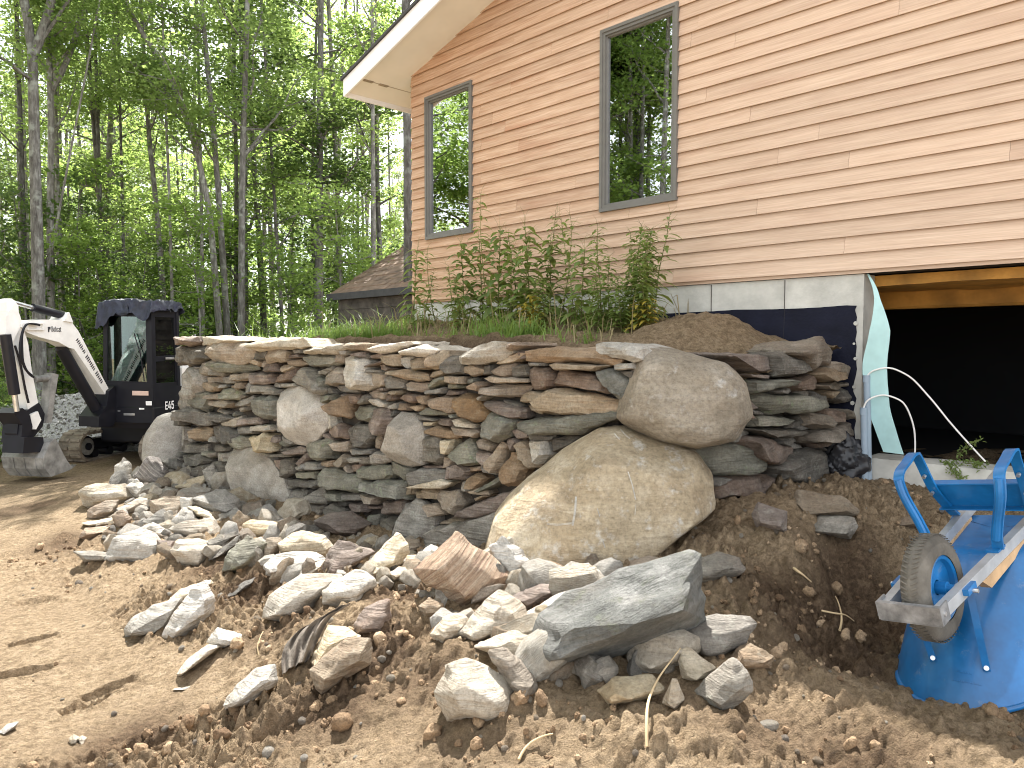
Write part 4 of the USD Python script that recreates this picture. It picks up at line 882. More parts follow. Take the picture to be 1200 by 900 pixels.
# ---------------------------------------------------------------- rubble: every rock a thing
ROCKS = '''w|upright pointed pale rock at the far left of the rubble, nearest the excavator track|135,547 145,538 152,542 157,562 152,568 145,571 136,562
z|dark striped square block tilted on its corner behind the pale pointed rock|160,558 175,537 187,540 197,553 205,566 197,574 180,568 173,572
w|roundish light grey rock between the pale pointed rock and the dark striped block|147,571 160,562 172,573 168,582 157,584
p|small three-sided pale rock just below the dark striped block|175,577 181,568 199,579 183,583
y|flat tan rock with a rusty underside lying alone right of the dark striped block|207,569 223,562 240,558 242,562 235,572 227,575 209,572
p|broad low layered slab at the left edge of the rubble below the pale pointed rock|97,577 112,569 145,568 156,584 143,590 107,596 100,587
t|oblong tan rock in front of the broad layered slab at the left|105,599 123,588 138,587 135,602 115,609 106,608
p|smooth pale loaf of rock in the middle of the left rubble above the rusty knob|141,596 163,583 178,588 180,598 157,600 147,602
r|small rusty orange knobbly rock in the left rubble|133,605 143,598 154,608 148,617 138,620
t|blocky rock with a pale flat top and brown side in the left rubble|177,588 193,583 212,584 212,602 208,613 200,618 190,605 178,600
g|grey three-cornered rock leaning on the blocky pale-topped one|168,612 190,597 197,605 199,619 183,623
w|small slab with a bright edge in front of the grey three-cornered rock|174,620 180,613 188,617 201,628 190,632 180,628
w|big white-grey rough rock, the largest at the front of the left rubble|125,653 135,632 163,623 180,627 185,632 184,652 170,662 147,657 130,659
g|thin flat grey stone left of the big white-grey rough rock|88,647 105,646 125,648 122,657 100,658
b|small brown stone wedged between the two largest rocks of the left rubble|185,633 203,635 203,647 185,648
p|big pale rock with a lined face right of the white-grey rough rock|202,645 210,635 232,632 248,638 247,647 235,665 215,662 207,652
p|pale pinkish block with upright lines behind the big lined rock|200,620 218,612 248,609 257,625 247,633 220,633
g|wide angular grey rock with a dark right face near the big round wall boulder|225,585 263,575 278,585 282,598 263,607 247,602 240,597
y|thin tan slab lying across the foot of the wide angular grey rock|222,595 232,595 252,603 248,608 232,605
d|thin dark slab leaning right, upper of a leaning pair|243,635 275,624 278,628 250,648
d|thin dark slab leaning right, lower of a leaning pair|248,652 278,629 278,638 262,650 247,655
t|weathered upright tan rock with a rounded top between slabs and long pale slab|273,607 280,601 293,608 290,630 278,633 275,622
p|small flat pale stone behind the blocky pale-topped rock|200,578 217,575 228,580 223,584
w|squarish light stone right of the blocky pale-topped rock|212,585 225,585 224,597 213,610
b|small brownish wedge under the squarish light stone|212,604 232,607 223,612 213,612
r|low reddish flat stone half sunk in sand at the left rubble edge|95,630 100,620 128,617 123,627 103,631
p|narrow pale flat stone above the low reddish one|97,613 132,607 133,615 107,617
d|dark rounded stone in the shadow under the leaning tan boulder|188,540 207,538 217,545 210,553 198,550
g|grey stone at the wall foot left of the big round wall boulder|238,552 250,545 262,560 263,570 247,573 243,562
y|long pale loaf-shaped slab lying level in the middle of the rubble|288,615 298,612 337,612 351,618 350,623 327,632 297,631
b|lens-shaped layered boulder with a pale top close to the wall foot|372,611 387,602 410,601 430,613 428,620 415,631 393,628 377,618
o|slanted greenish slab half covered with sand left of the wedge with the rusty side|263,667 270,648 290,631 310,638 305,647 287,665 273,670
t|wedge with a grey face and a rusty side beside the slanted greenish slab|302,658 313,633 327,631 332,640 315,657 307,661
y|box-like rock with a bright flat top and brown front in the middle of the rubble|328,636 353,623 377,628 387,642 380,656 367,648 333,648
w|smooth white flat rock in front of the box-like rock|312,662 327,652 347,648 367,649 377,657 360,668 327,674 317,672
p|thin pale slab set on edge right of the smooth white flat rock|340,683 367,662 378,658 375,665 353,680
b|squared purple-brown block beside the tall cream slab|377,673 390,645 398,635 437,647 417,667 398,678 387,677
y|tall cream slab leaning right, right of the purple-brown block|425,674 447,643 463,628 475,637 475,648 465,663 445,676
y|small honey-coloured stone behind the left of the tall cream slab|435,634 452,630 448,642 433,645
t|small brown rock behind the right of the tall cream slab|477,633 490,633 493,643 475,650
p|large low pale slab sloping to the left above the muddy cloth|312,723 323,698 353,677 397,678 387,693 367,710 343,725
w|bright white angular rock right of the large low pale slab|383,693 393,683 417,671 435,677 437,688 427,700 417,710 400,709 383,705
b|brown square-cut stone half buried in soil below the white angular rock|417,732 427,713 453,705 456,723 447,740 420,742
d|dark stone nearly buried in the sandy slope above the pair of leaning rocks|263,700 285,683 297,678 295,685 277,697
s|big slab striped rust and cream, tilted on its corner in the middle of the pile|492,668 537,628 563,647 597,672 590,683 542,710 530,703 528,688 510,677
w|tall rounded rock with a bright white top before the scratched boulder|577,645 590,632 610,647 617,657 612,690 600,697 595,682 585,665
y|small smooth oval honey-coloured cobble left of the striped slab|465,660 477,652 497,650 502,655 487,663 472,665
w|round white cobble between the oval cobble and the striped slab|493,648 505,639 517,645 503,655
p|little pale stone under the oval cobble|458,672 467,665 480,665 480,673 463,680
y|cream and green ridged block in the pile below the striped slab|542,738 560,718 585,696 605,707 616,725 607,737 558,753 553,750
p|rounded pale stone left of the cream and green block|507,743 520,725 533,720 547,727 542,743 520,753
t|small tan stone sticking out of the soil left of the rounded pale one|492,710 503,702 517,708 517,720 498,722
r|small golden stone under the right corner of the striped slab|578,692 597,680 599,692 590,698
g|flat grey rock lying against the foot of the scratched boulder|617,662 683,642 692,645 710,665 707,668 658,666 640,664
r|rusty gold block right of the white-topped rock|612,687 615,665 637,660 655,665 658,688 655,692 633,685
p|pale pinkish rock with a brown patch behind the great dark slab|660,690 662,668 672,661 707,668 733,675 710,686 687,690 675,695
b|pinkish flat stone with a rusty edge between the white-topped rock and white block|602,700 632,686 648,687 652,693 645,700 617,716 613,710
w|brilliant white block against the left end of the great dark slab|615,722 648,702 666,695 662,706 648,716 640,732 626,741 610,742
G|great dark grey-green slab leaning across the front of the pile|629,755 642,726 650,710 672,698 733,675 770,662 798,654 807,662 815,704 811,727 790,740 750,747 707,768 668,784 634,797
t|flat tan stone behind the upper end of the great dark slab|725,667 738,658 760,653 778,658 765,666 737,673
g|thin flat grey stone lying on the bare soil beyond the great dark slab|808,664 822,656 840,650 862,654 869,667 864,673 835,682 811,684
g|flat angular slab with a green broken edge right of the pale pinkish boulder|796,740 815,727 840,723 873,726 880,731 869,751 847,767 824,769 816,753
p|pale lilac-tinted boulder under the right end of the great dark slab|741,769 747,749 769,734 789,738 813,749 818,762 798,782 767,793 744,787
y|small pale wedge standing before the lilac-tinted boulder|798,764 807,760 836,782 833,789 818,800 800,793
t|pale tan stone at the right edge of the pile behind the grey triangular rock|858,773 867,760 880,756 904,769 900,782 873,784
g|grey triangular rock at the right front of the pile|816,813 833,793 858,773 871,789 878,809 849,834 831,827
p|small white upright cobble left of the grey triangular rock|778,822 788,798 793,799 801,820 791,831
y|low cream stone at the front of the pile left of the small white cobble|705,810 720,797 761,795 772,808 742,825 716,827
p|big round pale rock dusted with sand at the very front of the pile|512,813 527,783 548,777 570,785 588,797 600,810 595,835 570,848 528,843 522,827
t|long rounded tan rock lying behind the big round pale rock|577,768 593,762 608,778 625,795 627,810 613,817 595,803 588,790
p|wide sand-covered pale rock above the long rounded tan one|555,760 597,742 625,745 628,753 626,780 608,775 580,760
t|chunky tan rock with a split face right of the muddy cloth|370,785 390,765 405,752 430,752 432,763 431,780 398,795 382,808 373,803
y|tan back half of the split rock beside the muddy cloth|367,773 380,752 385,736 403,738 420,748 405,752 372,782
w|white tapered rock lying alone in the sand at the left front|263,825 277,807 300,787 318,783 322,797 320,803 288,823 268,828
g|grey angular rock, left of the leaning pair on the sandy slope|150,736 155,727 180,713 208,702 210,710 195,733 182,742 153,743
w|speckled pale rock, right of the leaning pair on the sandy slope|193,740 207,717 230,688 238,687 248,700 247,722 220,740 200,750
y|pale flat stone behind the leaning pair on the sandy slope|200,702 212,692 243,681 247,685 223,695 212,703
w|white stone with a brown notch on the slope below the leaning pair|245,752 255,738 282,745 290,750 273,760 255,758
p|long flat pinkish stone flush with the slope below the notched white one|210,788 220,775 243,758 255,760 233,775 215,790
p|small flat white stone at the edge of the smooth sand|203,808 223,802 222,808
t|rounded brown-grey rock before the return wall, rear of two|930,590 940,578 983,583 1003,597 1000,603 947,607
g|layered grey rock before the return wall, front of two|942,617 963,605 997,607 1002,617 993,630 957,627
b|purple square slab pressed into the soil before the return wall|883,603 890,590 920,600 920,623 887,617
t|flat brown stone half hidden behind the wheelbarrow wheel|1049,613 1062,606 1079,608 1080,618 1056,619
w|sliver of pale stone at the lower left corner of the sand|0,858 8,850 20,847 17,853 5,861
p|grey-white cobble, larger of two in the sand at the lower left|81,866 86,862 92,864 90,871 83,872
p|pale cobble, smaller of two in the sand at the lower left|92,866 96,863 101,865 99,871 94,872'''
FRONT_SHIFT = {}
for k, ln in enumerate(ROCKS.split('\n')):
    mk, lab, pts = ln.split('|'); pts = parse(pts); r_ = np.random.default_rng(2000 + k)
    xs = [p[0] for p in pts]; ys = [p[1] for p in pts]; cx = np.mean(xs); yb = max(ys)
    w_px = max(xs) - min(xs); h_px = yb - min(ys)
    g = ground_hit(cx, yb - .12 * h_px)
    Y = g[1] + .0; size = w_px * Y / FPX; hgt = h_px * Y / FPX
    th = .5 * min(max(size, .08), 1.4 * hgt + .05)
    c = at_depth(np.mean([min(xs), max(xs)]), np.mean([min(ys), yb]), Y + th * .35)
    vd = c - EYE; vd[2] *= .55; vd /= np.linalg.norm(vd); n = -vd
    x_ = np.cross(vd, [0, 0, 1.0]); x_ /= np.linalg.norm(x_); y_ = np.cross(x_, vd)
    P2 = []
    for p in pts:
        q = (on_plane(*p, c, n) - c) * 1.17; P2.append((q @ x_, q @ y_))
    big = size > .3
    m = chunk(P2, th * .8, th * .9, r_, bevel=r_.uniform(.42, .62), edge=max(.016, min(.04, size / 14)), rough=.1, top=.42, strata=.09, seed=k + 3, tilt=.28)
    W = m.vertices[:, :1] * x_ + m.vertices[:, 1:2] * y_ + m.vertices[:, 2:] * n
    low = W[:, 2].min(); base = c + np.array([0, 0, low]); W[:, 2] -= low
    m = trimesh.Trimesh(W, m.faces, process=False)
    if m.volume < 0: m.invert()
    p = usdkit.mesh(stage, path_for(None, 'rock'), m, S[mk], smooth=28); p.AddTranslateOp().Set(Gf.Vec3d(*map(float, base)))
    tag(p, lab, 'rock', 'loose rocks of the rubble heap')
# chips and small stones filling the heap between the bigger rocks
HEAP = Polygon([tuple(ground_hit(x, y)[:2]) for x, y in [(110, 610), (150, 560), (230, 545), (330, 605), (460, 635), (560, 655), (700, 660), (790, 700), (850, 760), (840, 800), (640, 800), (560, 770), (480, 690), (400, 690), (320, 680), (260, 650), (190, 660), (120, 640)]])
rng = np.random.default_rng(19); x0, y0, x1, y1 = HEAP.bounds; base_rocks = []
for i in range(190):
    for _ in range(60):
        x, y = rng.uniform(x0, x1), rng.uniform(y0, y1)
        if shapely.contains_xy(HEAP, x, y): break
    z = gz(x, y); s = float(np.exp(rng.normal(math.log(.095), .33)).clip(.05, .17))
    if len(base_rocks) < 8:
        r_ = np.random.default_rng(5200 + i); mk = 'ptwgyptw'[len(base_rocks)]
        m = chunk([(math.cos(a) * r_.uniform(.75, 1.2), .7 * math.sin(a) * r_.uniform(.7, 1.2)) for a in np.arange(0, 6.28, .8)], .55, .55, r_, bevel=.55, edge=.22, rough=.1, strata=.1, seed=i + 40)
        T = thing('small_rock', 'small angular rock filling the heap between the larger rocks', 'rock', loc=(x, y, z), group='small rocks filling the rubble heap'); obj('stone', m, S[mk], T, smooth=28); base_rocks.append(T)
        T.GetAttribute('xformOp:translate').Set(Gf.Vec3d(x, y, z - 20)) if False else None
        UsdGeom.Xformable(T).AddScaleOp().Set(Gf.Vec3f(s, s, s))
    else:
        src = base_rocks[int(rng.integers(8))]; x_ = UsdGeom.Xform.Define(stage, path_for(None, 'small_rock')); x_.GetPrim().GetReferences().AddInternalReference(src.GetPath()); x_.ClearXformOpOrder()
        R_ = trimesh.transformations.random_rotation_matrix(rng.random(3))[:3, :3] * s; x_.AddTransformOp(opSuffix='placed').Set(Gf.Matrix4d(*R_[0], 0, *R_[1], 0, *R_[2], 0, x, y, z + s * .25, 1)); x_.GetPrim().SetInstanceable(True)
        tag(x_, 'small angular rock filling the heap between the larger rocks', 'rock', 'small rocks filling the rubble heap')
rng = np.random.default_rng(9); x0, y0, x1, y1 = HEAP.bounds
cand = np.stack([rng.uniform(x0, x1, 2600), rng.uniform(y0, y1, 2600)], 1); cand = cand[shapely.contains_xy(HEAP, cand[:, 0], cand[:, 1])][:620]
sz = np.exp(rng.normal(math.log(.035), .45, len(cand))).clip(.012, .085)
def chip(seed):
    r_ = np.random.default_rng(seed); return chunk([(math.cos(a) * r_.uniform(.75, 1.2), .62 * math.sin(a) * r_.uniform(.7, 1.2)) for a in np.arange(0, 6.28, .9)], .5, .5, r_, edge=.45, rough=.08, seed=seed)
scatter('stone_chips', 'small broken stone chips filling the gaps of the rubble heap', [chip(61), chip(62), chip(63), chip(64)], [S['p'], S['t'], S['g'], S['w']], np.c_[cand, GI(cand) + sz * .3], sz, rng)
# ---------------------------------------------------------------- the excavator
EF = Frame((-5.62, 12.0, -.3), (-.21, -.978))
ex = thing('mini_excavator', 'white and black mini excavator with a tarp-covered cab at the edge of the woods', 'excavator', EF)
def ep(px, py, y): q = EF.l(on_plane(px, py, EF.w((0, y, 0)), EF.y)); return (q[0], q[2])
side = lambda u, v, d: (u, d, v)
def eplate(name, pts, y0, y1, m, trace_y=None, parent=None, label=None):
    P2 = [ep(*p, y1 if trace_y is None else trace_y) for p in parse(pts)]
    return obj(name, prism(Polygon(P2).buffer(0), side, y0, y1), M[m], parent or ex, smooth=False, label=label)
YB = -.72
boom = eplate('boom', '78.7,366 82,369 84.5,378 92,388 127,455 124,463 87,409 81,407.5 69,401 46,395 32.5,390 25,383 26,379 31,376 50,374.5 70,375 75,372', YB - .2, YB, 'white_metal')
stick = eplate('stick', '7,354 10,350.5 14,350 18,353 20,359 26,378 33,403 37,432 45,474 46,488 36,490 31,474 22,430 12,403 9,375', YB - .17, YB - .02, 'white_metal')
def tx(text, px, py, px2, py2, h, y, m, parent):
    """lettering on the left side plane, reading from one picture point to another"""
    a, b = np.array(ep(px, py, y)), np.array(ep(px2, py2, y)); t = meshkit.text_mesh(text, h, .003); L = np.linalg.norm(b - a); d = (b - a) / L
    w = t.bounds[1][0]; k = L / w; up = np.array([d[1], -d[0]]); up = up if up[1] > 0 else -up
    v = t.vertices; P2 = a + np.outer(v[:, 0] * k, d) + np.outer(v[:, 1], up)
    t.vertices = np.stack([P2[:, 0], np.full(len(v), y + .0015) + v[:, 2], P2[:, 1]], 1)
    if t.volume < 0: t.invert()
    return obj('lettering', t, M[m], parent)
tx('Bobcat', 60, 388.5, 71.5, 388.8, .075, YB, 'decal_dark', boom)
obj('logo_mark', prism(Polygon([ep(*p, YB) for p in parse('56,383 59,383 59,386 57.6,386 57.6,389 56.3,389')]), side, YB - .002, YB + .004), M['decal_dark'], boom)
dr = random.Random(2)
for i in range(24):          # the line of lettering along the boom is too small to read
    f = i / 24; a = np.array(ep(90 + 30 * f, 397.5 + 52 * f, YB)); b = np.array(ep(90.9 + 30 * f, 399.0 + 52 * f, YB)); d = (b - a); n_ = np.array([d[1], -d[0]]); n_ /= np.linalg.norm(n_); h = dr.uniform(.022, .036)
    if i % 9 != 8: obj('lettering_stroke', prism(Polygon([a - n_ * h, a + n_ * h, a + d * dr.uniform(.55, .95) + n_ * h * dr.uniform(.3, 1), a + d * .8 - n_ * h * dr.uniform(.4, 1)]).buffer(0), side, YB - .002, YB + .003), M['decal_dark'], boom)
def ecyl(name, a, b, r, y, m, ext=None):
    p, q = ep(*a, y), ep(*b, y); o = obj(name, cyl((p[0], y, p[1]), (q[0], y, q[1]), r), M[m], ex, smooth=40); 
    if ext:
        q2 = ep(*ext, y); obj('rod', cyl((q[0], y, q[1]), (q2[0], y, q2[1]), r * .5), M['steel'], o, smooth=40)
    return o
ecyl('hydraulic_cylinder', (74, 369.5), (38, 360.5), .058, YB - .08, 'black_metal', (12, 353.5))
ecyl('hydraulic_cylinder', (118, 488), (71, 407), .085, YB - .1, 'black_metal')
ecyl('hydraulic_cylinder', (6, 392), (17, 462), .07, YB + .06, 'black_metal', (20, 482))
for pts, nm in (('14,350 17,353 5,372 6,402 12,404 22,384 20,358', 'stick_bracket'), ('80,366 84.5,378 74,376 78,367', 'boom_bracket')): eplate(nm, pts, YB - .24, YB + .02, 'white_metal', YB)
for y_, pts in ((YB + .012, [(26, 386), (24, 398), (25, 420), (31, 436), (38, 442)]), (YB + .02, [(45, 381), (32, 379), (26, 386), (22, 410), (27, 430), (36, 440)]), (YB + .015, [(16, 405), (22, 425), (28, 455), (32, 472)])):
    obj('hydraulic_hose', tube(smooth_path([(ep(*p, y_)[0], y_ + .02, ep(*p, y_)[1]) for p in pts], 22), .016, 7), M['black_metal'], ex, smooth=50)
obj('hose_guard', prism(Polygon([ep(*p, YB) for p in parse('30,379 51,378 51,387 31,387')]).difference(Polygon([ep(*p, YB) for p in parse('32,380.5 49,379.5 49,385.5 33,385.5')])), side, YB, YB + .02), M['white_metal'], ex)
# thumb, link and coupler
eplate('thumb', '59,437 66,439 65,444 61,470 58,495 51,496 55,470 57,448', YB - .1, YB + .04, 'bucket', YB)
ecyl('thumb_cylinder', (40, 444.5), (60, 442.5), .05, YB - .03, 'bucket')
eplate('bucket_link', '31,482 46,472 53,486 50,500 40,512 36,520 24,518 20,508 22,490', YB - .2, YB + .0, 'black_metal', YB)
eplate('bucket_link', '12,484 22,478 30,484 34,500 26,520 20,519 22,498', YB - .26, YB + .06, 'black_metal', YB)
eplate('dipper_end', '33,486 42,482 46,492 40,503 36,503', YB - .05, YB + .035, 'white_metal', YB)
eplate('quick_coupler', '20,512 42,512 44,529 18,531', YB - .22, YB + .12, 'black_metal', YB)
y1 = -.53
prof = [ep(*p, y1) for p in parse('63.5,515 57.8,519 50.5,537 52.5,549 59,557.5 76,551.5 83,548')]
inner = LineString(prof).buffer(.018, cap_style=2)
bk = obj('bucket', prism(inner, side, y1 - .66, y1), M['bucket'], ex)
for y_ in (y1 - .66, y1 - .0): obj('side_plate', prism(Polygon([ep(*p, y1) for p in parse('63.5,515 57.8,519 50.5,537 52.5,549 59,557.5 76,551.5 83,548 77,541 71,530')]).buffer(.012), side, y_ - .02 if y_ < y1 else y_ - .002, y_ + .02 if y_ == y1 else y_ + .004), M['bucket'], bk)
for i in range(3): obj('wear_strip', prism(LineString([prof[2], prof[3], prof[4]]).buffer(.03, cap_style=2), side, y1 - .5 + .18 * i, y1 - .47 + .18 * i), M['bucket'], bk)
e0, e1 = np.array(prof[-1]), np.array(prof[-2]); dd = (e0 - e1) / np.linalg.norm(e0 - e1)
for i in range(4): obj('tooth', prism(Polygon([e0 - dd * .03 + (0, .03), e0 + dd * .12, e0 - dd * .03 - (0, .03)]), side, y1 - .62 + i * .18, y1 - .54 + i * .18), M['bucket'], bk)
# tracks
def track(yc, nm='track'):
    r, x0, x1 = .245, -1.95, -.05; prof = LineString([(x0 + r, r + .01), (x1 - r + .02, r + .01)]).buffer(r, quad_segs=8); inn = prof.buffer(-.045)
    t = obj(nm, prism(prof.difference(inn), side, yc - .2, yc + .2), M['rubber_track'], ex)
    ring = prof.exterior; n = 34; lug = []
    for i in range(n):
        p = ring.interpolate(i / n, normalized=True); q = ring.interpolate((i / n + .004) % 1, normalized=True); d = np.array([q.x - p.x, q.y - p.y]); d /= np.linalg.norm(d); nn = np.array([d[1], -d[0]])
        if (np.array([p.x - (x0 + x1) / 2, p.y - r]) @ nn) < 0: nn = -nn
        for sgn in (-1, 1):
            b = bx(-.03, .03, -.09, .09, -.012, .024, .008); T = np.eye(4); T[:3, 0] = (d[0], .22 * sgn, d[1]); T[:3, 1] = (0, 1, 0); T[:3, 2] = (nn[0], 0, nn[1]); T[:3, 3] = (p.x, yc + sgn * .1, p.y); b.apply_transform(T)
            if b.volume < 0: b.invert()
            lug.append(b)
    for b in lug[:68]: obj('tread_lug', b, M['rubber_track'], t)
    for x_, rr, nm2 in ((x1 - r + .02, .175, 'idler_wheel'), (x0 + r, .175, 'drive_sprocket')):
        w = obj(nm2, cyl((x_, yc - .11, r + .01), (x_, yc + .13, r + .01), rr, 24), M['black_metal'], ex, smooth=40)
        obj('wheel_rim', cyl((x_, yc + .128, r + .01), (x_, yc + .15, r + .01), rr * .8, 24), M['bucket'], w, smooth=40); obj('hub', cyl((x_, yc + .14, r + .01), (x_, yc + .18, r + .01), .06), M['black_metal'], w, smooth=40)
    for k in range(4): obj('track_roller', cyl((-1.5 + k * .34, yc - .1, .12), (-1.5 + k * .34, yc + .12, .12), .075), M['black_metal'], ex, smooth=40)
    obj('track_frame', bx(-1.72, -.3, yc - .09, yc + .09, .17, .36, .02), M['black_metal'], ex)
track(-1.6); track(-.11)
obj('undercarriage', bx(-1.35, -.55, -1.45, -.25, .3, .58, .03), M['black_metal'], ex)
obj('slew_ring', cyl((-.95, -.85, .55), (-.95, -.85, .68), .42, 28), M['black_metal'], ex, smooth=40)
body = obj('body', prism(Polygon([(-1.75, .64), (-.06, .6), (.0, .7), (0, 1.25), (-1.75, 1.25)]), side, -1.2, .0), M['black_metal'], ex)
obj('lower_skirt', bx(-1.5, .012, -.92, .012, .68, .95, .02), M['black_metal'], body)
obj('counterweight', prism(Polygon([(-2.05, .68), (-1.72, .62), (-1.72, 1.5), (-1.9, 1.5), (-2.05, 1.35)]), side, -1.2, .15), M['white_metal'], ex)
obj('engine_hood', bx(-1.9, -.73, -.9, .06, .95, 1.6, .06), M['white_metal'], ex)
obj('hydraulic_tank', bx(-1.2, -.35, -1.18, -.93, 1.25, 1.5, .04), M['black_metal'], ex)
obj('swing_post', prism(Polygon([ep(*p, YB) for p in parse('124,458 131,452 133,470 139,482 128,500 112,500 112,488 121,476')]), side, YB - .3, YB + .06), M['black_metal'], ex)
# cab
cabm = lambda u, v, d: (d, u, v)
front_hole = Polygon([(-.83, 1.36), (-.1, 1.34), (-.1, 2.36), (-.78, 2.38), (-.8, 2.2)])
cab = obj('cab', prism(Polygon([(-.9, 1.25), (0, 1.25), (0, 2.47), (-.86, 2.47)]).difference(front_hole), cabm, -.05, .0), M['black_metal'], ex)
sideh = [Polygon([(-.58, 1.76), (-.09, 1.74), (-.09, 2.37), (-.56, 2.37)]), Polygon([(-.58, 1.32), (-.09, 1.32), (-.09, 1.66), (-.58, 1.68)])]
for y0, y1_ in ((-.05, .0), (-.9, -.85)):
    obj('side_frame', prism(sbox(-.68, 1.25, -.051, 2.47).difference(unary_union(sideh)), side, y0 + .001, y1_ - .001), M['black_metal'], cab)
    for h in sideh: obj('side_window', prism(h.buffer(.01), side, (y0 + y1_) / 2 - .004, (y0 + y1_) / 2 + .004), M['cabglass'], cab)
obj('rear_frame', prism(sbox(-.9, 1.25, 0, 2.47).difference(sbox(-.82, 1.6, -.08, 2.38)), cabm, -.68, -.63), M['black_metal'], cab)
obj('rear_window', prism(sbox(-.83, 1.59, -.07, 2.39), cabm, -.66, -.652), M['cabglass'], cab)
obj('windshield', prism(front_hole.buffer(.01), cabm, -.028, -.02), M['cabglass'], cab)
obj('windshield_bar', prism(Polygon([(-.82, 1.56), (-.1, 1.6), (-.1, 1.63), (-.82, 1.59)]), cabm, -.08, -.06), M['bucket'], cab)
obj('wiper', tube([(.012, -.14, 1.36), (.014, -.2, 1.8), (.012, -.3, 2.1)], .009, 6), M['black_metal'], cab)
obj('cab_roof', bx(-.7, .02, -.92, .02, 2.46, 2.55, .03), M['black_metal'], cab)
obj('cab_door_edge', bx(-.64, -.6, -.005, .012, 1.27, 2.45), M['black_metal'], cab)
obj('door_handle', bx(-.5, -.3, .004, .03, 1.69, 1.73, .006), M['bucket'], cab)
st = obj('operator_seat', cat([bx(-.52, -.2, -.68, -.22, 1.3, 1.5, .05), bx(-.6, -.5, -.68, -.22, 1.45, 2.05, .04), bx(-.58, -.5, -.58, -.32, 2.06, 2.25, .03)]), M['seat'], ex)
obj('control_lever', cat([cyl((-.2, -.76, 1.3), (-.15, -.76, 1.68), .025), cyl((-.2, -.15, 1.3), (-.15, -.15, 1.68), .025)]), M['seat'], ex)
xs, ys = np.linspace(-.86, .2, 60), np.linspace(-1.08, .15, 66); X, Y = np.meshgrid(xs, ys, indexing='ij')
over = np.maximum(np.maximum(X - .03, -.71 - X), np.maximum(Y - .03, -.93 - Y)).clip(0)
pn = np.stack([X, Y, 0 * X], -1); hang = .5 + 1.5 * meshkit.fbm(pn * 3.1, 3, 4) + 1.6 * np.exp(-((X - .1) ** 2 + (Y + 1.0) ** 2) / .06) + 1.4 * np.exp(-((X - .1) ** 2 + (Y - .02) ** 2) / .03)
Z = 2.575 + .07 * meshkit.fbm(pn * 5, 4, 6) + .14 * np.abs(meshkit.fbm(pn * 8, 3, 7) - .5) - over * hang
Xc, Yc = X - np.sign(X + .34) * over * .72, Y - np.sign(Y + .45) * over * .72
a = np.arange(X.size).reshape(X.shape); Ft = np.concatenate([np.stack([a[:-1, :-1], a[1:, :-1], a[1:, 1:]], -1).reshape(-1, 3), np.stack([a[:-1, :-1], a[1:, 1:], a[:-1, 1:]], -1).reshape(-1, 3)])
jit = (np.stack([meshkit.fbm(pn * 8 + k_, 3, k_) for k_ in range(2)], -1) - .5) * .06
Vt_ = np.stack([Xc + jit[..., 0], Yc + jit[..., 1], Z], -1).reshape(-1, 3)
obj('roof_tarp', (Vt_, Ft), M['tarp'], ex, smooth=True)
t = meshkit.text_mesh('E45', .125, .003, bold=True); v = t.vertices; a = np.array(ep(193, 480, .012)); t.vertices = np.stack([a[0] - v[:, 0] * .72, .0145 + v[:, 2], a[1] + v[:, 1] + .0], 1)
if t.volume < 0: t.invert()
obj('lettering', t, M['decal'], body)
def fdec(name, px0, py0, px1, py1, m):
    a, b = [EF.l(on_plane(x, y, EF.w((.014, 0, 0)), EF.x)) for x, y in ((px0, py0), (px1, py1))]
    obj(name, bx(.013, .017, min(a[1], b[1]), max(a[1], b[1]), min(a[2], b[2]), max(a[2], b[2])), M[m], body)
fdec('warning_label', 155, 458, 174, 463.5, 'decal_warm'); fdec('warning_label', 171, 470, 178, 475, 'decal'); fdec('warning_label', 163, 478, 169, 480, 'decal'); fdec('step_bar', 145, 484, 158, 487, 'steel'); fdec('step_bar', 138, 480.5, 141, 482.5, 'steel')
# gravel heap behind it
gx_, gy_ = np.meshgrid(np.linspace(-13.5, -3.5, 150), np.linspace(12.3, 20, 110), indexing='ij'); pn = np.stack([gx_, gy_, 0 * gx_], -1)
hz = .92 * np.exp(-(((gx_ + 7.2) / 1.9) ** 2 + ((gy_ - 15.6) / 1.5) ** 2)) + .62 * np.exp(-(((gx_ + 9.8) / 1.7) ** 2 + ((gy_ - 15.4) / 1.3) ** 2)) + .5 * np.exp(-(((gx_ + 4.8) / 1.5) ** 2 + ((gy_ - 16) / 1.5) ** 2))
hz = base_z(gx_, gy_) - .12 + hz * 1.05 + (meshkit.fbm(pn * 3, 4, 2) - .5) * .12 + (meshkit.fbm(pn * 11, 3, 5) - .5) * .06
a = np.arange(gx_.size).reshape(gx_.shape); Fg = np.concatenate([np.stack([a[:-1, :-1], a[1:, :-1], a[1:, 1:]], -1).reshape(-1, 3), np.stack([a[:-1, :-1], a[1:, 1:], a[:-1, 1:]], -1).reshape(-1, 3)])
gh = usdkit.mesh(stage, path_for(None, 'gravel_heap'), (np.stack([gx_, gy_, hz], -1).reshape(-1, 3), Fg), M['gravel'], smooth=True); tag(gh, 'heap of grey crushed gravel behind the excavator', 'gravel', kind='stuff')
GHI = RegularGridInterpolator((gx_[:, 0], gy_[0]), hz, bounds_error=False, fill_value=-1)
rng = np.random.default_rng(3); c_ = np.stack([rng.uniform(-12, -4, 7000), rng.uniform(12.6, 16.5, 7000)], 1); zz = GHI(c_); k_ = zz > base_z(c_[:, 0], c_[:, 1]) + .06
scatter('gravel_stones', 'loose grey stones covering the gravel heap', [lump(21, 1, .4), lump(22, 1, .4)], [M['gravel_stone'], S['g']], np.c_[c_, zz][k_], rng.uniform(.012, .035, k_.sum()), rng)
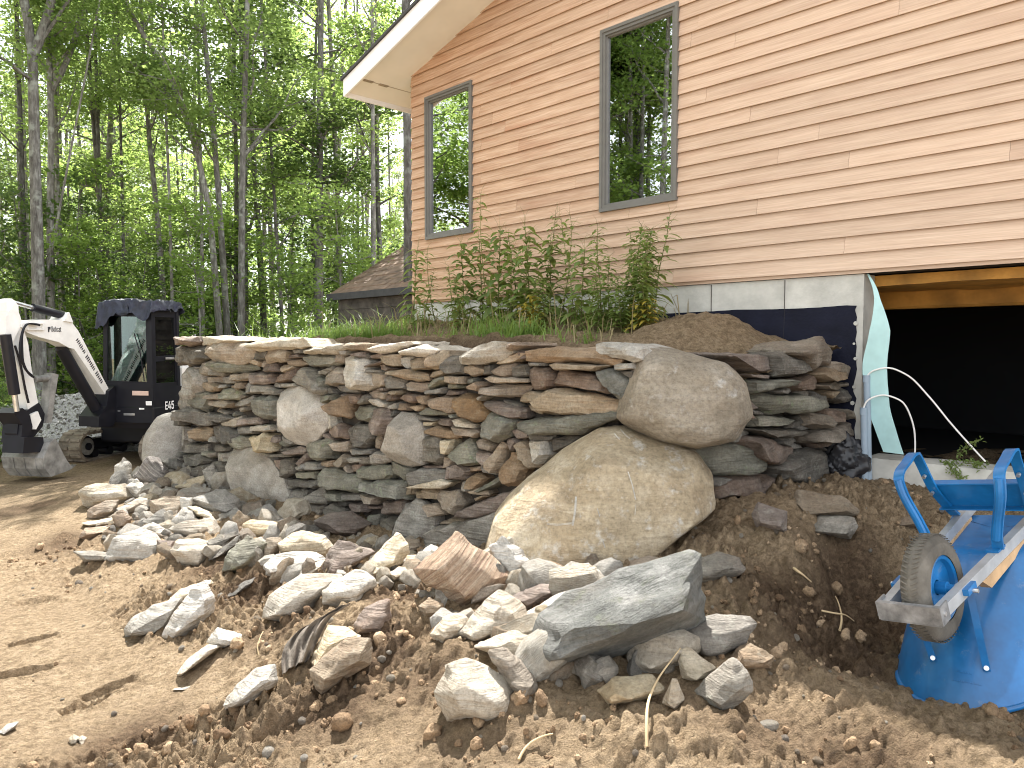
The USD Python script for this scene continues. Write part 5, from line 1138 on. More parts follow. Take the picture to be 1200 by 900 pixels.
# ---------------------------------------------------------------- the upturned wheelbarrow
BF = Frame((1.512, 2.873, .59), (1, 0)); BF.x = np.array([.7323, .6433, .2235]); BF.y = np.array([-.6263, .7652, -.1493]); BF.z = np.cross(BF.x, BF.y); BF.R = np.stack([BF.x, BF.y, BF.z])   # tipped: its back edge lies on the higher ground
wb = thing('wheelbarrow', 'blue steel wheelbarrow turned upside down with its wheel and legs in the air', 'wheelbarrow', BF)
rz = lambda x: .0 * x
ry = lambda x: .098 + .05 * x
for sg in (-1, 1):
    v = []
    for x in (.0, 1.62):
        for dy in (-.017, .017):
            for dz in (-.024, .024): v.append((x, sg * ry(x) + dy, rz(x) + dz))
    obj('handle_rail', hull(v), M['galv'], wb)
    obj('rail_bolt', cyl((.02, sg * (ry(.02) + .016), rz(0) + .0), (.02, sg * (ry(.02) + .024), rz(0)), .009), M['bolt'], wb, smooth=30)
nb = prism(Polygon([(-.112, -.036), (.112, -.036), (.112, .036), (-.112, .036)]), cabm, -.014, .006)
n1 = cat([nb, bx(-.014, .06, -.119, -.112, -.036, .036), bx(-.014, .06, .112, .119, -.036, .036), bx(-.014, .03, -.112, .112, -.039, -.034)])
obj('nose_bracket', n1, M['nose'], wb)
WX, WZ, WR = .23, .0, .212
prof = []
for a in np.linspace(-.5, math.pi + .5, 22): prof.append((.155 + .056 * math.sin(a) * (1.0 if abs(a - math.pi / 2) > .5 else .985), .052 * math.cos(a)))
def revolve(p, n=56):
    p = np.asarray(p); V = []; m = len(p)
    for k in range(n):
        t = 2 * math.pi * k / n; V.append(np.stack([WX + p[:, 0] * math.cos(t), p[:, 1], WZ + p[:, 0] * math.sin(t)], 1))
    V = np.concatenate(V); F = []
    for k in range(n):
        for i in range(m - 1): a, b = k * m + i, ((k + 1) % n) * m + i; F += [(a, b, b + 1), (a, b + 1, a + 1)]
    q = trimesh.Trimesh(V, F, process=False); return q
ty = revolve(prof); wheel = obj('wheel', ty, M['tyre'], wb, smooth=35)
for k in range(64):
    t = 2 * math.pi * k / 64
    for sg in (-1, 1):
        b = bx(-.0028, .0028, -.014, .014, -.001, .0016); T = trimesh.transformations.rotation_matrix(.45 * sg, (0, 0, 1)); b.apply_transform(T)
        R = np.eye(4); R[:3, 0] = (-math.sin(t), 0, math.cos(t)); R[:3, 1] = (0, 1, 0); R[:3, 2] = (math.cos(t), 0, math.sin(t)); R[:3, 3] = (WX + .2095 * math.cos(t), sg * .019, WZ + .2095 * math.sin(t)); b.apply_transform(R)
        if b.volume < 0: b.invert()
        obj('tread_block', b, M['tyre'], wheel)
obj('rim', revolve([(.128, .042), (.122, .046), (.112, .040), (.108, .02), (.075, .012), (.03, .016), (.03, -.016), (.075, -.012), (.108, -.02), (.112, -.04), (.122, -.046), (.128, -.042)]), M['blue'], wheel, smooth=35)
obj('hub', cyl((WX, -.055, WZ), (WX, .055, WZ), .026, 18), M['blue'], wheel, smooth=40)
obj('axle', cyl((WX, -.165, WZ), (WX, .165, WZ), .0085, 12), M['bolt'], wb, smooth=40)
for sg in (-1, 1):
    obj('axle_tube', cyl((WX, sg * .05, WZ), (WX, sg * .128, WZ), .017, 16), M['blue'], wb, smooth=40); obj('washer', cyl((WX, sg * .086, WZ), (WX, sg * .092, WZ), .021, 16), M['bolt'], wb, smooth=40)
    for dx in (-.05, .05): obj('u_bolt', tube([(WX + dx, sg * .118, rz(WX) - .01), (WX + dx, sg * .118, WZ + .02 - abs(dx) * .6), (WX + dx * .6, sg * .118, WZ + .03)], .0055, 8), M['bolt'], wb, smooth=40)
    obj('axle_bracket', bx(WX - .03, WX + .03, sg * .118 - .016, sg * .118 + .016, rz(WX) + .02, WZ - .005, .004), M['blue'], wb)
# tray: lofted between the rim on the ground and the flat bottom now on top
def outline(x0, xc, r, x1, w1, n=72):
    P = []
    for t in np.linspace(math.pi / 2, 3 * math.pi / 2, n // 2): P.append((xc + r * 1.0 * math.cos(t) * (xc - x0) / r, r * math.sin(t)))
    side_ = [(xc + (x1 - xc) * u, -(r + (w1 - r) * u)) for u in np.linspace(.1, .9, n // 8)]
    back = [(x1 - .06 + .06 * math.sin(t), -w1 * math.cos(t)) for t in np.linspace(0.3, math.pi - .3, n // 4)]
    oth = [(x, -y) for x, y in side_[::-1]]
    return np.array(P + side_ + back + oth)
RIM = outline(.10, .50, .315, 1.30, .345); BOT = outline(.70, .90, .20, 1.12, .24)
V = []; lev = np.linspace(0, 1, 15)
def tray_pt(k, off=0.0):
    # profile of wall: steep near the rim, rounded over at the bottom
    u = np.clip(k, 0, 1); f = u ** 1.0; zz = .012 + .335 * (1 - (1 - u) ** 1.35) if False else -.452 + .415 * (1 - (1 - u) ** 1.5)
    fr = u
    p = RIM * (1 - fr) + BOT * fr; return np.c_[p, np.full(len(p), zz - off)]
for off in (0, .006):
    for u in lev: V.append(tray_pt(u, off))
n = len(RIM); V = np.concatenate(V); F = []; Lr = len(lev)
def strip(a, b, flip):
    for i in range(n):
        j = (i + 1) % n; q = [(a + i, a + j, b + j), (a + i, b + j, b + i)]; F.extend([t[::-1] for t in q] if flip else q)
for l in range(Lr - 1): strip(l * n, (l + 1) * n, False); strip((Lr + l) * n, (Lr + l + 1) * n, True)
strip(Lr * n, 0, False)
cT = len(V); V = np.concatenate([V, [[.95, 0, -.037], [.95, 0, -.043]]])
for i in range(n): j = (i + 1) % n; F += [((Lr - 1) * n + i, (Lr - 1) * n + j, cT), ((2 * Lr - 1) * n + j, (2 * Lr - 1) * n + i, cT + 1)]
tr = trimesh.Trimesh(V, F, process=False)
tray = obj('tray', tr, M['blue'], wb, smooth=True)
lip = np.c_[RIM, np.full(n, -.456)]; obj('rolled_rim', tube(np.concatenate([lip, lip[:2]]), .0115, 10), M['blue'], tray, smooth=60)
def surf(px, py, x0=.2):
    d = ray(px, py); best = None; o = BF.l(EYE); dl = d @ BF.R.T
    loc, ri, ti = trimesh.Trimesh(V, F, process=False).ray.intersects_location([o], [dl]); return min(loc, key=lambda q: np.linalg.norm(q - o))
for a, b in (((.28, -ry(.28), -.02), (1156, 783)), ((.24, ry(.24), -.02), (1093, 771))):
    e = surf(*b); d_ = (EYE @ np.eye(3)); nrm = BF.l(EYE) - e; nrm /= np.linalg.norm(nrm)
    P_ = [np.array(a), (np.array(a) + e) / 2 + nrm * .012, e + nrm * .008, e + (0, 0, -.012) + nrm * .008]
    obj('tray_brace', strap(P_, np.cross(np.array(a) - e, nrm), .026, .006), M['blue'], wb, label=None); q = e + nrm * .006; obj('brace_bolt', cyl(q, q + nrm * .014, .0095, 10), M['bolt'], wb, smooth=30)
for sg in (-1, 1):
    o = sg * .2
    P_ = [(.57, sg * ry(.57) + sg * .012, .028), (.571, sg * ry(.57) + sg * .014, .07), (.572, sg * (ry(.57) + .03), .14), (.568, o * .97, .28), (.572, o, .335), (.60, o, .362), (.68, o, .378), (.75, o, .392), (.785, o, .385), (.80, o * .98, .34), (.85, o * .95, .2), (.925, sg * ry(.93) + sg * .02, .06), (.95, sg * ry(.95) + sg * .012, .027)]
    lg = obj('leg', strap(smooth_path(P_, 48), (0, 1, 0), .042, .012), M['blue'], wb, smooth=35)
    ribs = smooth_path([np.array(p) + (-.008, 0, .0) for p in P_[1:5]], 12); obj('leg_rib', tube(ribs, .015, 8), M['blue'], lg, smooth=40)
    obj('leg_foot_plate', hull([(x, sg * ry(x) + dy, z) for x in (.535, .61) for dy in (-.024, .024) for z in (.0245, .034)]), M['blue'], lg)
    for x_, z_ in ((.822, .27), (.862, .175), (.92, .07)): obj('leg_bolt', cyl((x_ - .014, o * .96, z_), (x_ - .03, o * .96, z_ - .004), .0085, 10), M['bolt'], lg, smooth=30)
    obj('rail_bolt', cyl((.573, sg * ry(.57), .03), (.573, sg * ry(.57), .055), .008), M['bolt'], wb, smooth=30)
obj('leg_brace', cat([hull([(x, y, z) for y in (-.195, .195) for x, z in ((.862, .205), (.868, .205), (.915, .085), (.922, .085))]), hull([(x, y, z) for y in (-.195, .195) for x, z in ((.855, .206), (.895, .212), (.855, .212), (.895, .218))]), hull([(x, y, z) for y in (-.195, .195) for x, z in ((.912, .08), (.878, .076), (.912, .086), (.878, .082))])]), M['blue'], wb)
for sg in (-1, 1): obj('timber_spacer', hull([(x, sg * ry(x) + dy, z) for x, z in ((.36, -.024), (.42, -.075), (1.05, -.04), (1.05, -.024)) for dy in (-.02, .02)]), M['wood'], wb)
# embossed maker's lettering on the front of the tray
dr = random.Random(6)
for y_, x0_, n_, w_ in ((787, 1121, 5, 4.0), (797.5, 1116, 7, 5.2)):          # two short worn lines, too faint to read
    for i in range(n_):
        c0, c1, c2 = surf(x0_ + i * w_, y_ + i * .9), surf(x0_ + i * w_ + w_ * .62, y_ + i * .9), surf(x0_ + i * w_ + w_ * .3, y_ + i * .9 - 2.2); e_ = (c1 - c0); en = np.cross(c1 - c0, c2 - c0); en /= np.linalg.norm(en); en = en if en @ (BF.l(EYE) - c0) > 0 else -en
        up = (c2 - (c0 + c1) / 2); pts = [c0, c1, c0 + up, c1 + up * dr.uniform(.3, 1)]
        obj('embossed_stroke', hull([q + en * dd for q in pts for dd in (-.002, .0022)]), M['blue'], tray)
# ---------------------------------------------------------------- woods
def leaf_mesh(c, d, nrm, ln, wd, fold=.18):
    c, d, nrm = (np.asarray(q, float) for q in (c, d, nrm)); d = d / np.linalg.norm(d, axis=1, keepdims=True); s = np.cross(d, nrm); s /= np.maximum(np.linalg.norm(s, axis=1, keepdims=True), 1e-6); nn = np.cross(s, d)
    ln, wd = ln[:, None], wd[:, None]
    V = np.stack([c - d * ln * .5, c + s * wd * .5 + nn * ln * fold * .4, c + d * ln * .5 - nn * ln * fold, c - s * wd * .5 + nn * ln * fold * .4], 1).reshape(-1, 3)
    b = np.arange(len(c))[:, None] * 4; F = np.concatenate([b + [0, 1, 2], b + [0, 2, 3]], 1).reshape(-1, 3); return V, F
def branch(p, d, L, rng, n=7, up=.25, wob=.14):
    P = [np.array(p)]; d = np.array(d) / np.linalg.norm(d)
    for i in range(n): d = d + rng.normal(0, wob, 3) + np.array([0, 0, up / n]); d /= np.linalg.norm(d); P.append(P[-1] + d * L / n)
    return np.array(P)
def make_tree(name, label, catg, path, r0, r1, rng, limbs, zlo, zhi, reach, nleaf, leaf, lmat, forks=(), group=None, updeg=(10, 50), parent_loc=None, dead=False, extra_leaf_pts=None, flat=.75):
    path = smooth_path(path, 26); o = path[0].copy(); T = thing(name, label, catg, loc=o, group=group); path = path - o
    rr = r0 + (r1 - r0) * np.linspace(0, 1, 26) ** .8; rr[0] *= 1.35; rr[1] *= 1.12
    W = [tube(path, rr, 9)]; tips = []
    for fk in forks: f = smooth_path(fk[0], 16) - o; W.append(tube(f, np.linspace(fk[1], fk[1] * .3, 16), 8)); tips.append(f[5:])
    for i in range(limbs):
        h = rng.uniform(zlo, zhi); k = np.argmin(abs(path[:, 2] - h)); p = path[k]; a = rng.uniform(0, 2 * math.pi); e = math.radians(rng.uniform(*updeg)); L = reach * rng.uniform(.5, 1.1) * (1 - .35 * (h - zlo) / max(zhi - zlo, 1))
        B = branch(p, (math.cos(a) * math.cos(e), math.sin(a) * math.cos(e), math.sin(e)), L, rng); W.append(tube(B, np.linspace(min(rr[k] * .5, .05), .008, len(B)), 5)); tips.append(B[2:])
        for q in range(3):
            j = rng.integers(2, len(B)); B2 = branch(B[j], (rng.normal(), rng.normal(), rng.uniform(-.1, .5)), L * .4, rng, 4); W.append(tube(B2, np.linspace(.012, .004, len(B2)), 4, caps=False)); tips.append(B2)
    obj('trunk', cat(W), M['bark'], T, smooth=50)
    if nleaf:
        pool = np.concatenate(tips); nc = max(nleaf // 26, 8); cl = pool[rng.integers(0, len(pool), nc)] + rng.normal(0, .12, (nc, 3)); c = cl[rng.integers(0, nc, nleaf)] + rng.normal(0, 1, (nleaf, 3)) * np.array([.27, .27, .07]) * (reach / 2.2) ** .5
        d = rng.normal(0, 1, (nleaf, 3)) * (1, 1, .45); nrm = rng.normal(0, 1, (nleaf, 3)) * (1 - flat) + np.array([0, 0, flat]) + rng.normal(0, .25, (nleaf, 3))
        ln = leaf * rng.uniform(.6, 1.25, nleaf); obj('crown', leaf_mesh(c, d, nrm, ln, ln * .72), M[lmat], T)
    return T
TR = np.random.default_rng(21)
def traced(label, pts, wpx, D, limbs=12, zlo=3, zhi=10, reach=2.4, nleaf=4200, forks=(), lm='leaf', top=15, leaf=.105, group='trees named one by one at the near edge of the woods'):
    P = [at_depth(x, y, D) for x, y in pts]; b = np.array(P[0]); b2 = np.array(P[1]); g = float(base_z(b[0], b[1])); k = (b[2] - g + .15) / max(b2[2] - b[2], .1); foot = b - (b2 - b) * np.clip(k, 0, 3); foot[2] = g - .15
    e = P[-1] + (P[-1] - P[-2]) / np.linalg.norm(P[-1] - P[-2]) * max(top - P[-1][2], 1.0); r = wpx * D / FPX / 2
    fk = []
    for fpts, fw in forks: Q = [at_depth(x, y, D) for x, y in fpts]; Q.append(Q[-1] + (Q[-1] - Q[-2]) / np.linalg.norm(Q[-1] - Q[-2]) * 4); fk.append((Q, fw * D / FPX / 2))
    return make_tree('tree', label, 'tree', [foot] + P + [e], r, r * .35, TR, limbs, zlo, zhi, reach, nleaf, leaf, lm, fk, None)
traced('thick pale-barked forked tree rising behind the excavator boom', [(47, 440), (45, 330), (41, 180), (38, 62), (28, 0)], 17, 16.0, 9, 7, 12, 2.6, 5000, [([(39, 64), (52, 30), (62, -5)], 11)])
traced('dark forked tree just right of the thick pale-barked one', [(60, 350), (59, 250), (60, 160), (59, 100), (54, 0)], 10.5, 17.5, 9, 6, 12, 2.5, 4500, [([(61, 105), (78, 72), (92, 30), (98, -5)], 7)])
traced('straight dark trunk in the middle of the woods left of centre', [(191, 345), (184, 250), (174, 150), (168, 50)], 8, 20, 10, 5, 12, 2.4, 4500)
traced('thin straight pole-like tree right of the straight dark trunk', [(202, 360), (199, 250), (194, 120), (190, 0)], 4.5, 18, 6, 6, 12, 1.6, 2600)
traced('lichen-grey tree leaning left, leftmost of the three before the gap', [(254, 350), (246, 255), (232, 185), (207, 110), (150, 10)], 9, 18, 10, 6, 12, 2.6, 4200)
traced('lichen-grey tree leaning slightly left, middle of the three before the gap', [(264, 350), (257, 240), (248, 130), (236, 0)], 9, 18.4, 9, 6, 13, 2.6, 4200)
traced('pale upright tree, rightmost of the three before the gap', [(283, 345), (284, 200), (287, 100), (290, 0)], 10, 17.6, 10, 6, 13, 2.6, 4200)
traced('grey tree trunk standing tight beside the left corner of the house', [(478, 390), (478, 330), (477, 180), (474, 0)], 13, 14.2, 6, 8, 11, 2.0, 1100, lm='leaf_bright', top=13)
traced('dark trunk behind the bright maple leaves left of the eave', [(446, 320), (443, 240), (440, 140), (436, 0)], 8, 21, 10, 5, 12, 2.4, 4500)
traced('slim leaning dead-looking pole between the two forked trees and the straight trunk', [(68, 255), (84, 170), (100, 90), (113, 20)], 3.6, 17, 3, 9, 13, 1.4, 900)
traced('slender dark tree left of the gap of bright sky', [(330, 370), (324, 270), (316, 150), (306, 0)], 5, 20, 9, 4, 12, 2.2, 4200)
traced('slender tree with low branches right of the gap of bright sky', [(372, 370), (366, 260), (368, 130), (372, 0)], 6, 22, 12, 3, 12, 2.4, 4800)
traced('crooked slender tree between the straight trunk and the forked dark one', [(126, 380), (124, 280), (113, 190), (118, 90), (112, 0)], 5, 21, 9, 4, 12, 2.2, 4200)
G1 = 'background trees of the woods'
L1 = 'slender dark-trunked leafy tree deep in the woods'
protos = []
BGP = [(-8.5, 24), (-1, 27), (-14, 27), (-5.5, 31), (-11, 34), (-2.5, 36)]
for k, (x, y) in enumerate(BGP):
    z = float(base_z(x, y)) - .2; H = TR.uniform(15, 20); lean = TR.normal(0, .6, 2)
    protos.append(make_tree('background_tree', L1, 'tree', [(x, y, z), (x + lean[0] * .3, y + lean[1] * .3, z + H * .4), (x + lean[0], y + lean[1], z + H)], TR.uniform(.1, .16), .03, TR, 22, 2.0 if k % 2 else 5.0, H * .97, 2.6, 4600, .15, ('leaf_bright', 'leaf', 'leaf_dark', 'leaf_bright', 'leaf', 'leaf_dark')[k], group=G1))
def clear(x, y): q = HF.l((x, y, 0)); return not (q[0] > -7.5 and q[1] > -3.5 and q[1] < 12)
cnt = 0; tries = 0
while cnt < 52 and tries < 4000:
    tries += 1; D = TR.uniform(20, 62) if cnt < 34 else TR.uniform(30, 75); px = TR.uniform(-140, 560); x = (px - 600) / FPX * D
    if not clear(x, D): continue
    if 290 < px < 372 and TR.random() < .6: continue
    s = TR.uniform(.8, 1.2); sz_ = min(s * TR.uniform(.85, 1.1), (D - 8.5) / .7 / 20.5); copy_of(protos[TR.integers(len(protos))], (x, D, float(base_z(x, D)) - .2), TR.uniform(0, 6.28), (s, s, sz_), L1, G1); cnt += 1
poles = []
for k, (x, y) in enumerate([(-8, 22), (-5.8, 25)]):
    z = float(base_z(x, y)) - .2; poles.append(make_tree('slender_tree', 'thin pole-like tree trunk among the woods', 'tree', [(x, y, z), (x + .2, y, z + 7), (x + TR.normal(0, 1.2), y, z + 17)], .085, .03, TR, 9, 7, 16, 1.8, 1100, .12, 'leaf_bright', group='thin poles standing in the woods', updeg=(30, 65)))
cnt = 0; tries = 0
while cnt < 44 and tries < 3000:
    tries += 1; D = TR.uniform(18, 40); px = TR.uniform(-60, 470); x = (px - 600) / FPX * D
    if not clear(x, D): continue
    s = TR.uniform(.6, 1.25); copy_of(poles[TR.integers(2)], (x, D, float(base_z(x, D)) - .2), TR.uniform(0, 6.28), (s, s, min(1, (D - 8.5) / .7 / 18)), None, None); cnt += 1
G2 = 'trees at the left edge of the site, seen mirrored in the windows'
for i in range(52):
    x, y = (TR.uniform(-27, -12), TR.uniform(-3, 15.5)) if i < 34 else (TR.uniform(-20, -13), TR.uniform(4.5, 8.5))
    if abs(x) < .78 * y + 2: continue
    copy_of(protos[0 if i % 2 else 3], (x, y, -.5), TR.uniform(0, 6.28), (1, 1, TR.uniform(.8, 1.05)), 'leafy tree of the woods mirrored in the house windows', G2)
G3 = 'saplings of the undergrowth'; L3 = 'leafy sapling of the undergrowth at the edge of the woods'
sap = []
for k, (px, D, lm) in enumerate([(90, 17.5, 'leaf_bright'), (230, 17, 'leaf_bright'), (340, 18, 'leaf_bright'), (395, 16.5, 'leaf_bright'), (160, 19, 'leaf_dark')]):
    x = (px - 600) / FPX * D; z = float(base_z(x, D)) - .1; H = TR.uniform(3.6, 5.2)
    sap.append(make_tree('sapling', L3, 'sapling', [(x, D, z), (x + .1, D, z + H * .5), (x + TR.normal(0, .3), D, z + H)], .035, .01, TR, 20, .3, H, 1.5, 3400, .105, lm, group=G3, updeg=(-5, 35), flat=.85))
cnt = 0; tries = 0
while cnt < 58 and tries < 4000:
    tries += 1; D = TR.uniform(16.8, 30); px = TR.uniform(-40, 480); x = (px - 600) / FPX * D
    if not clear(x, D) or (x > -4.6 and D < 18.3): continue
    if px > 385 and D < 20.5: continue
    s = TR.uniform(.6, 1.35); copy_of(sap[TR.integers(len(sap))], (x, D, float(base_z(x, D)) - .1), TR.uniform(0, 6.28), (s, s, s * TR.uniform(.8, 1.2)), L3, G3); cnt += 1
for px, D, s in ((2, 12.6, .3), (-12, 12.2, .34), (-30, 13, .5), (20, 14.6, .3), (300, 13.6, .42), (335, 14.2, .45), (262, 14, .4), (225, 14.3, .42), (365, 14.6, .42)):
    x = (px - 600) / FPX * D; zb = float(base_z(x, D)) if px < 215 else float(bank_z(*HF.l((x, D, 0))[:2]))
    copy_of(sap[TR.integers(len(sap))], (x, D, zb - .1), TR.uniform(0, 6.28), (s * 1.3, s * 1.3, s), 'low leafy shrub at the edge of the clearing', 'low shrubs at the edge of the clearing', 'shrub')
# forest floor growth: low ferns and ground cover as one mass
n = 16000; D = TR.uniform(15.5, 42, n); px = TR.uniform(-120, 520, n); x = (px - 600) / FPX * D; k = np.array([clear(a, b) and not (-13 < a < -3.5 and b < 17.4) for a, b in zip(x, D)]); x, D = x[k], D[k]; n = len(x)
c = np.c_[x, D, base_z(x, D) + TR.gamma(1.6, .22, n)]; ln = TR.uniform(.09, .22, n)
q = usdkit.mesh(stage, path_for(None, 'undergrowth'), leaf_mesh(c, TR.normal(0, 1, (n, 3)) * (1, 1, .4), TR.normal(0, .4, (n, 3)) + (0, 0, 1), ln, ln * .6), M['leaf_bright']); tag(q, 'low ferns and leafy ground cover under the trees', 'undergrowth', kind='stuff')

# ---------------------------------------------------------------- the shed behind the house corner
e0 = at_depth(398, 344, 15.6); SF = Frame((e0[0], e0[1], 0), A_DIR); ez = e0[2]
shed = thing('garden_shed', 'low dark shed with a brown shingled roof behind the left corner of the house', 'shed', SF)
rows = 16; rl = random.Random(3)
for i in range(rows):
    t0 = -.12 + i * .2; z0 = ez + .02 + t0 * .62; x = -.25
    while x < 3.4:
        w = rl.uniform(.28, .5); x1 = min(x + w, 3.5); th = rl.uniform(.018, .03)
        obj('shingle', hull([(a, t, z + dz) for a in (x + .004, x1 - .004) for t, z in ((t0 + rl.uniform(-.015, .01), z0 + .014), (t0 + .24, z0 + .24 * .62)) for dz in (0, th)]), M['shingle'], shed); x = x1
obj('roof_deck', hull([(x, t, ez + t * .62 + dz) for x in (-.22, 3.5) for t in (-.1, 3.3) for dz in (-.06, .0)]), M['roofing'], shed)
obj('fascia', bx(-.24, 3.5, -.16, -.12, ez - .14, ez - .01), M['roofing'], shed)
for k in range(8): obj('wall_board', prism(sbox(-.0, ez - .14 - .2 * (k + 1) + .006, 3.4, ez - .14 - .2 * k), lambda u, v, d: (u, d, v), .0, lambda u, v, k=k: -.035 + .012 * (v - (ez - .14 - .2 * (k + 1))) / .2), M['shed_board'], shed)
obj('shed_wall', bx(0, 3.4, .004, 3.0, -.1, ez - .02), M['shed_board'], shed)

# ---------------------------------------------------------------- tall weeds and grass on the bank
def make_weed(label, H, nl, rng, lm, loc, L=.13, wid=.026, lo=.12, group=None, wisp=True, drop=.0, big=1.0):
    T = thing('tall_weed', label, 'weed', loc=loc, group=group); P = branch((0, 0, -.05), (rng.normal(0, .06), rng.normal(0, .06), 1), H, rng, 12, .4, .035)
    W = [tube(P, np.linspace(.0065, .0022, len(P)), 6)]
    if wisp:
        for i in range(7): b = branch(P[-1 - i // 3], (rng.normal(), rng.normal(), 1.1), .13 * rng.uniform(.5, 1.2), rng, 4, .1, .2); W.append(tube(b, np.linspace(.0016, .0008, len(b)), 4, caps=False))
    obj('stem', cat(W), M['stem'], T, smooth=50)
    V, F = [], []
    for i in range(nl):
        h = lo + (1 - lo) * (i + rng.uniform(0, 1)) / nl; k = h * (len(P) - 1.001); p = P[int(k)] + (P[int(k) + 1] - P[int(k)]) * (k % 1); a = i * 2.4 + rng.uniform(-.4, .4); l = 1.25 * L * rng.uniform(.7, 1.25) * (1.05 - .5 * h) * big; w = 1.4 * wid * rng.uniform(.8, 1.3) * (1.1 - .45 * h) * big
        d = np.array([math.cos(a), math.sin(a), 0]); s = np.array([-math.sin(a), math.cos(a), 0]); e = rng.uniform(.2, .9) - drop; R = []
        for u, ww in ((0, .15), (.25, .85), (.55, 1.0), (.8, .6), (1, .03)):
            q = p + d * l * u * math.cos(e * (1 - u * .5)) + np.array([0, 0, l * (math.sin(e) * u - (.75 + drop) * u * u)]); R += [q - s * w * ww / 2, q + np.array([0, 0, -.12 * w * ww]), q + s * w * ww / 2]
        b = len(V); V += R
        for r_ in range(4):
            for c_ in (0, 1): x = b + r_ * 3 + c_; F += [(x, x + 1, x + 4), (x, x + 4, x + 3)]
    obj('leaves', (np.array(V), np.array(F)), M[lm], T, smooth=True); return T
WR_ = np.random.default_rng(8)
def wloc(px, t, dz=0): q = HF.l(on_plane(px, 380, HF.w((0, t, 0)), HF.y)); w = HF.w((q[0], t, 0)); w[2] = float(bank_z(q[0], t)) + dz; return w
GW = 'tall weeds before the house wall'; LW = 'tall leafy weed with narrow leaves growing before the house wall'
def height_for(loc, py): q = at_depth(600, py, loc[1]); return q[2] - loc[2]
wp = []
l0 = wloc(575, -.5); wp.append(make_weed('tallest thin weed, reaching up beside the lower right of the left window', height_for(l0, 222), 40, WR_, 'leaf_weed', l0, L=.15, wid=.034))
l0 = wloc(638, -.6); wp.append(make_weed('weed with a bare wispy tip in the middle between the two windows', height_for(l0, 245), 42, WR_, 'leaf_weed', l0, L=.15, wid=.03))
l0 = wloc(752, -.55); wp.append(make_weed('bushy yellowing weed below the right window', height_for(l0, 262), 80, WR_, 'leaf_weed', l0, L=.14, wid=.03))
l0 = wloc(598, -.75); wp.append(make_weed('broad-leaved dark green weed in the middle of the weed clump', height_for(l0, 285), 44, WR_, 'leaf_weed', l0, L=.17, wid=.05))
l0 = wloc(625, -.95); yw = make_weed('low weed with bright yellow leaves above the wall top', height_for(l0, 338), 34, WR_, 'leaf_yellow', l0, L=.13, wid=.035, wisp=False)
for px, top, t, k in [(497, 330, -.7, 1), (512, 300, -.5, 0), (530, 318, -.7, 1), (545, 290, -.6, 3), (566, 280, -.4, 3), (583, 272, -.7, 3), (606, 278, -.5, 1), (614, 292, -.8, 3), (622, 268, -.45, 3), (645, 286, -.55, 3), (655, 262, -.5, 0), (672, 262, -.6, 1), (680, 296, -.9, 3), (690, 268, -.5, 0), (706, 288, -.55, 1), (716, 305, -.85, 2), (724, 280, -.6, 0), (735, 300, -.8, 2), (742, 268, -.5, 2), (748, 285, -.75, 2), (760, 275, -.6, 2), (766, 258, -.45, 1), (757, 310, -.9, 2), (730, 330, -1.0, 2), (700, 335, -1.0, 2), (640, 335, -1.0, 2), (540, 335, -.9, 2)]:
    l = wloc(px, t); H0 = [height_for(wloc(575, -.5), 222), height_for(wloc(638, -.6), 245), height_for(wloc(752, -.55), 262), height_for(wloc(598, -.75), 285)][k]; h = height_for(l, top - 12) / H0; s = .55 + .45 * h
    copy_of(wp[k], l, WR_.uniform(0, 6.28), (s * 1.1, s * 1.1, h), LW, GW)
l = wloc(484, -.9); copy_of(wp[3], l, 1.0, (1.05, 1.05, height_for(l, 285) / height_for(wloc(598, -.75), 285)), 'weed with drooping broad leaves at the left corner of the house', None)
for px, t in ((612, -.9), (632, -1.05), (758, -.95), (745, -1.0), (537, -.8)): copy_of(yw, wloc(px, t), WR_.uniform(0, 6), (.8, .8, .75), 'low weed with yellowed leaves among the tall weeds', 'yellowed low weeds among the tall ones')
def grass(name, label, s, t, z, L, rng, mat_, spread=.5):
    n = len(s); a = rng.uniform(0, 2 * math.pi, n); ln = L * np.exp(rng.normal(-.15, .45, n)).clip(.25, 2.6); w = rng.uniform(.003, .006, n); bend = rng.uniform(.2, 1.1, n) * spread
    base = HF.w(np.c_[s, t, z]); d = np.c_[np.cos(a), np.sin(a), np.zeros(n)]; sd = np.c_[-np.sin(a), np.cos(a), np.zeros(n)] * w[:, None]; up = np.array([0, 0, 1.0])
    m1 = base + up * (ln * .55)[:, None] + d * (ln * bend * .3)[:, None]; tip = base + up * (ln * (1 - .45 * bend))[:, None] + d * (ln * bend)[:, None]
    V = np.stack([base - sd, base + sd, m1 - sd * .8, m1 + sd * .8, tip], 1).reshape(-1, 3); b = np.arange(n)[:, None] * 5; F = np.concatenate([b + [0, 1, 3], b + [0, 3, 2], b + [2, 3, 4]], 1).reshape(-1, 3)
    q = usdkit.mesh(stage, path_for(None, name), (V, F), M[mat_]); tag(q, label, name.replace('_', ' '), kind='stuff')
n = 14000; s = WR_.uniform(-6.3, -1.45, n); t = np.where(WR_.random(n) < .55, WR_.normal(-1.38, .14, n), WR_.uniform(-1.5, -.2, n)).clip(-1.62, -.1)
k = (WR_.random(n) < .05 + .95 * smoothstep(.5, .66, meshkit.noise(np.c_[s * 2.2, t * 2.2, 0 * s], 6))) & ~((s > -4.6) & (s < -3.1) & (t < -1.35)); s, t = s[k], t[k]
grass('grass', 'green and straw-coloured grass growing on the earth bank above the wall', s, t, bank_z(s, t) - .01, .125, WR_, 'grass', 1.5)
n = 500; s = WR_.uniform(-6.2, -1.2, n); t = WR_.uniform(-1.5, -.3, n); grass('dry_grass', 'dead straw-coloured stems among the grass on the bank', s, t, bank_z(s, t) - .01, .26, WR_, 'straw', 1.3)
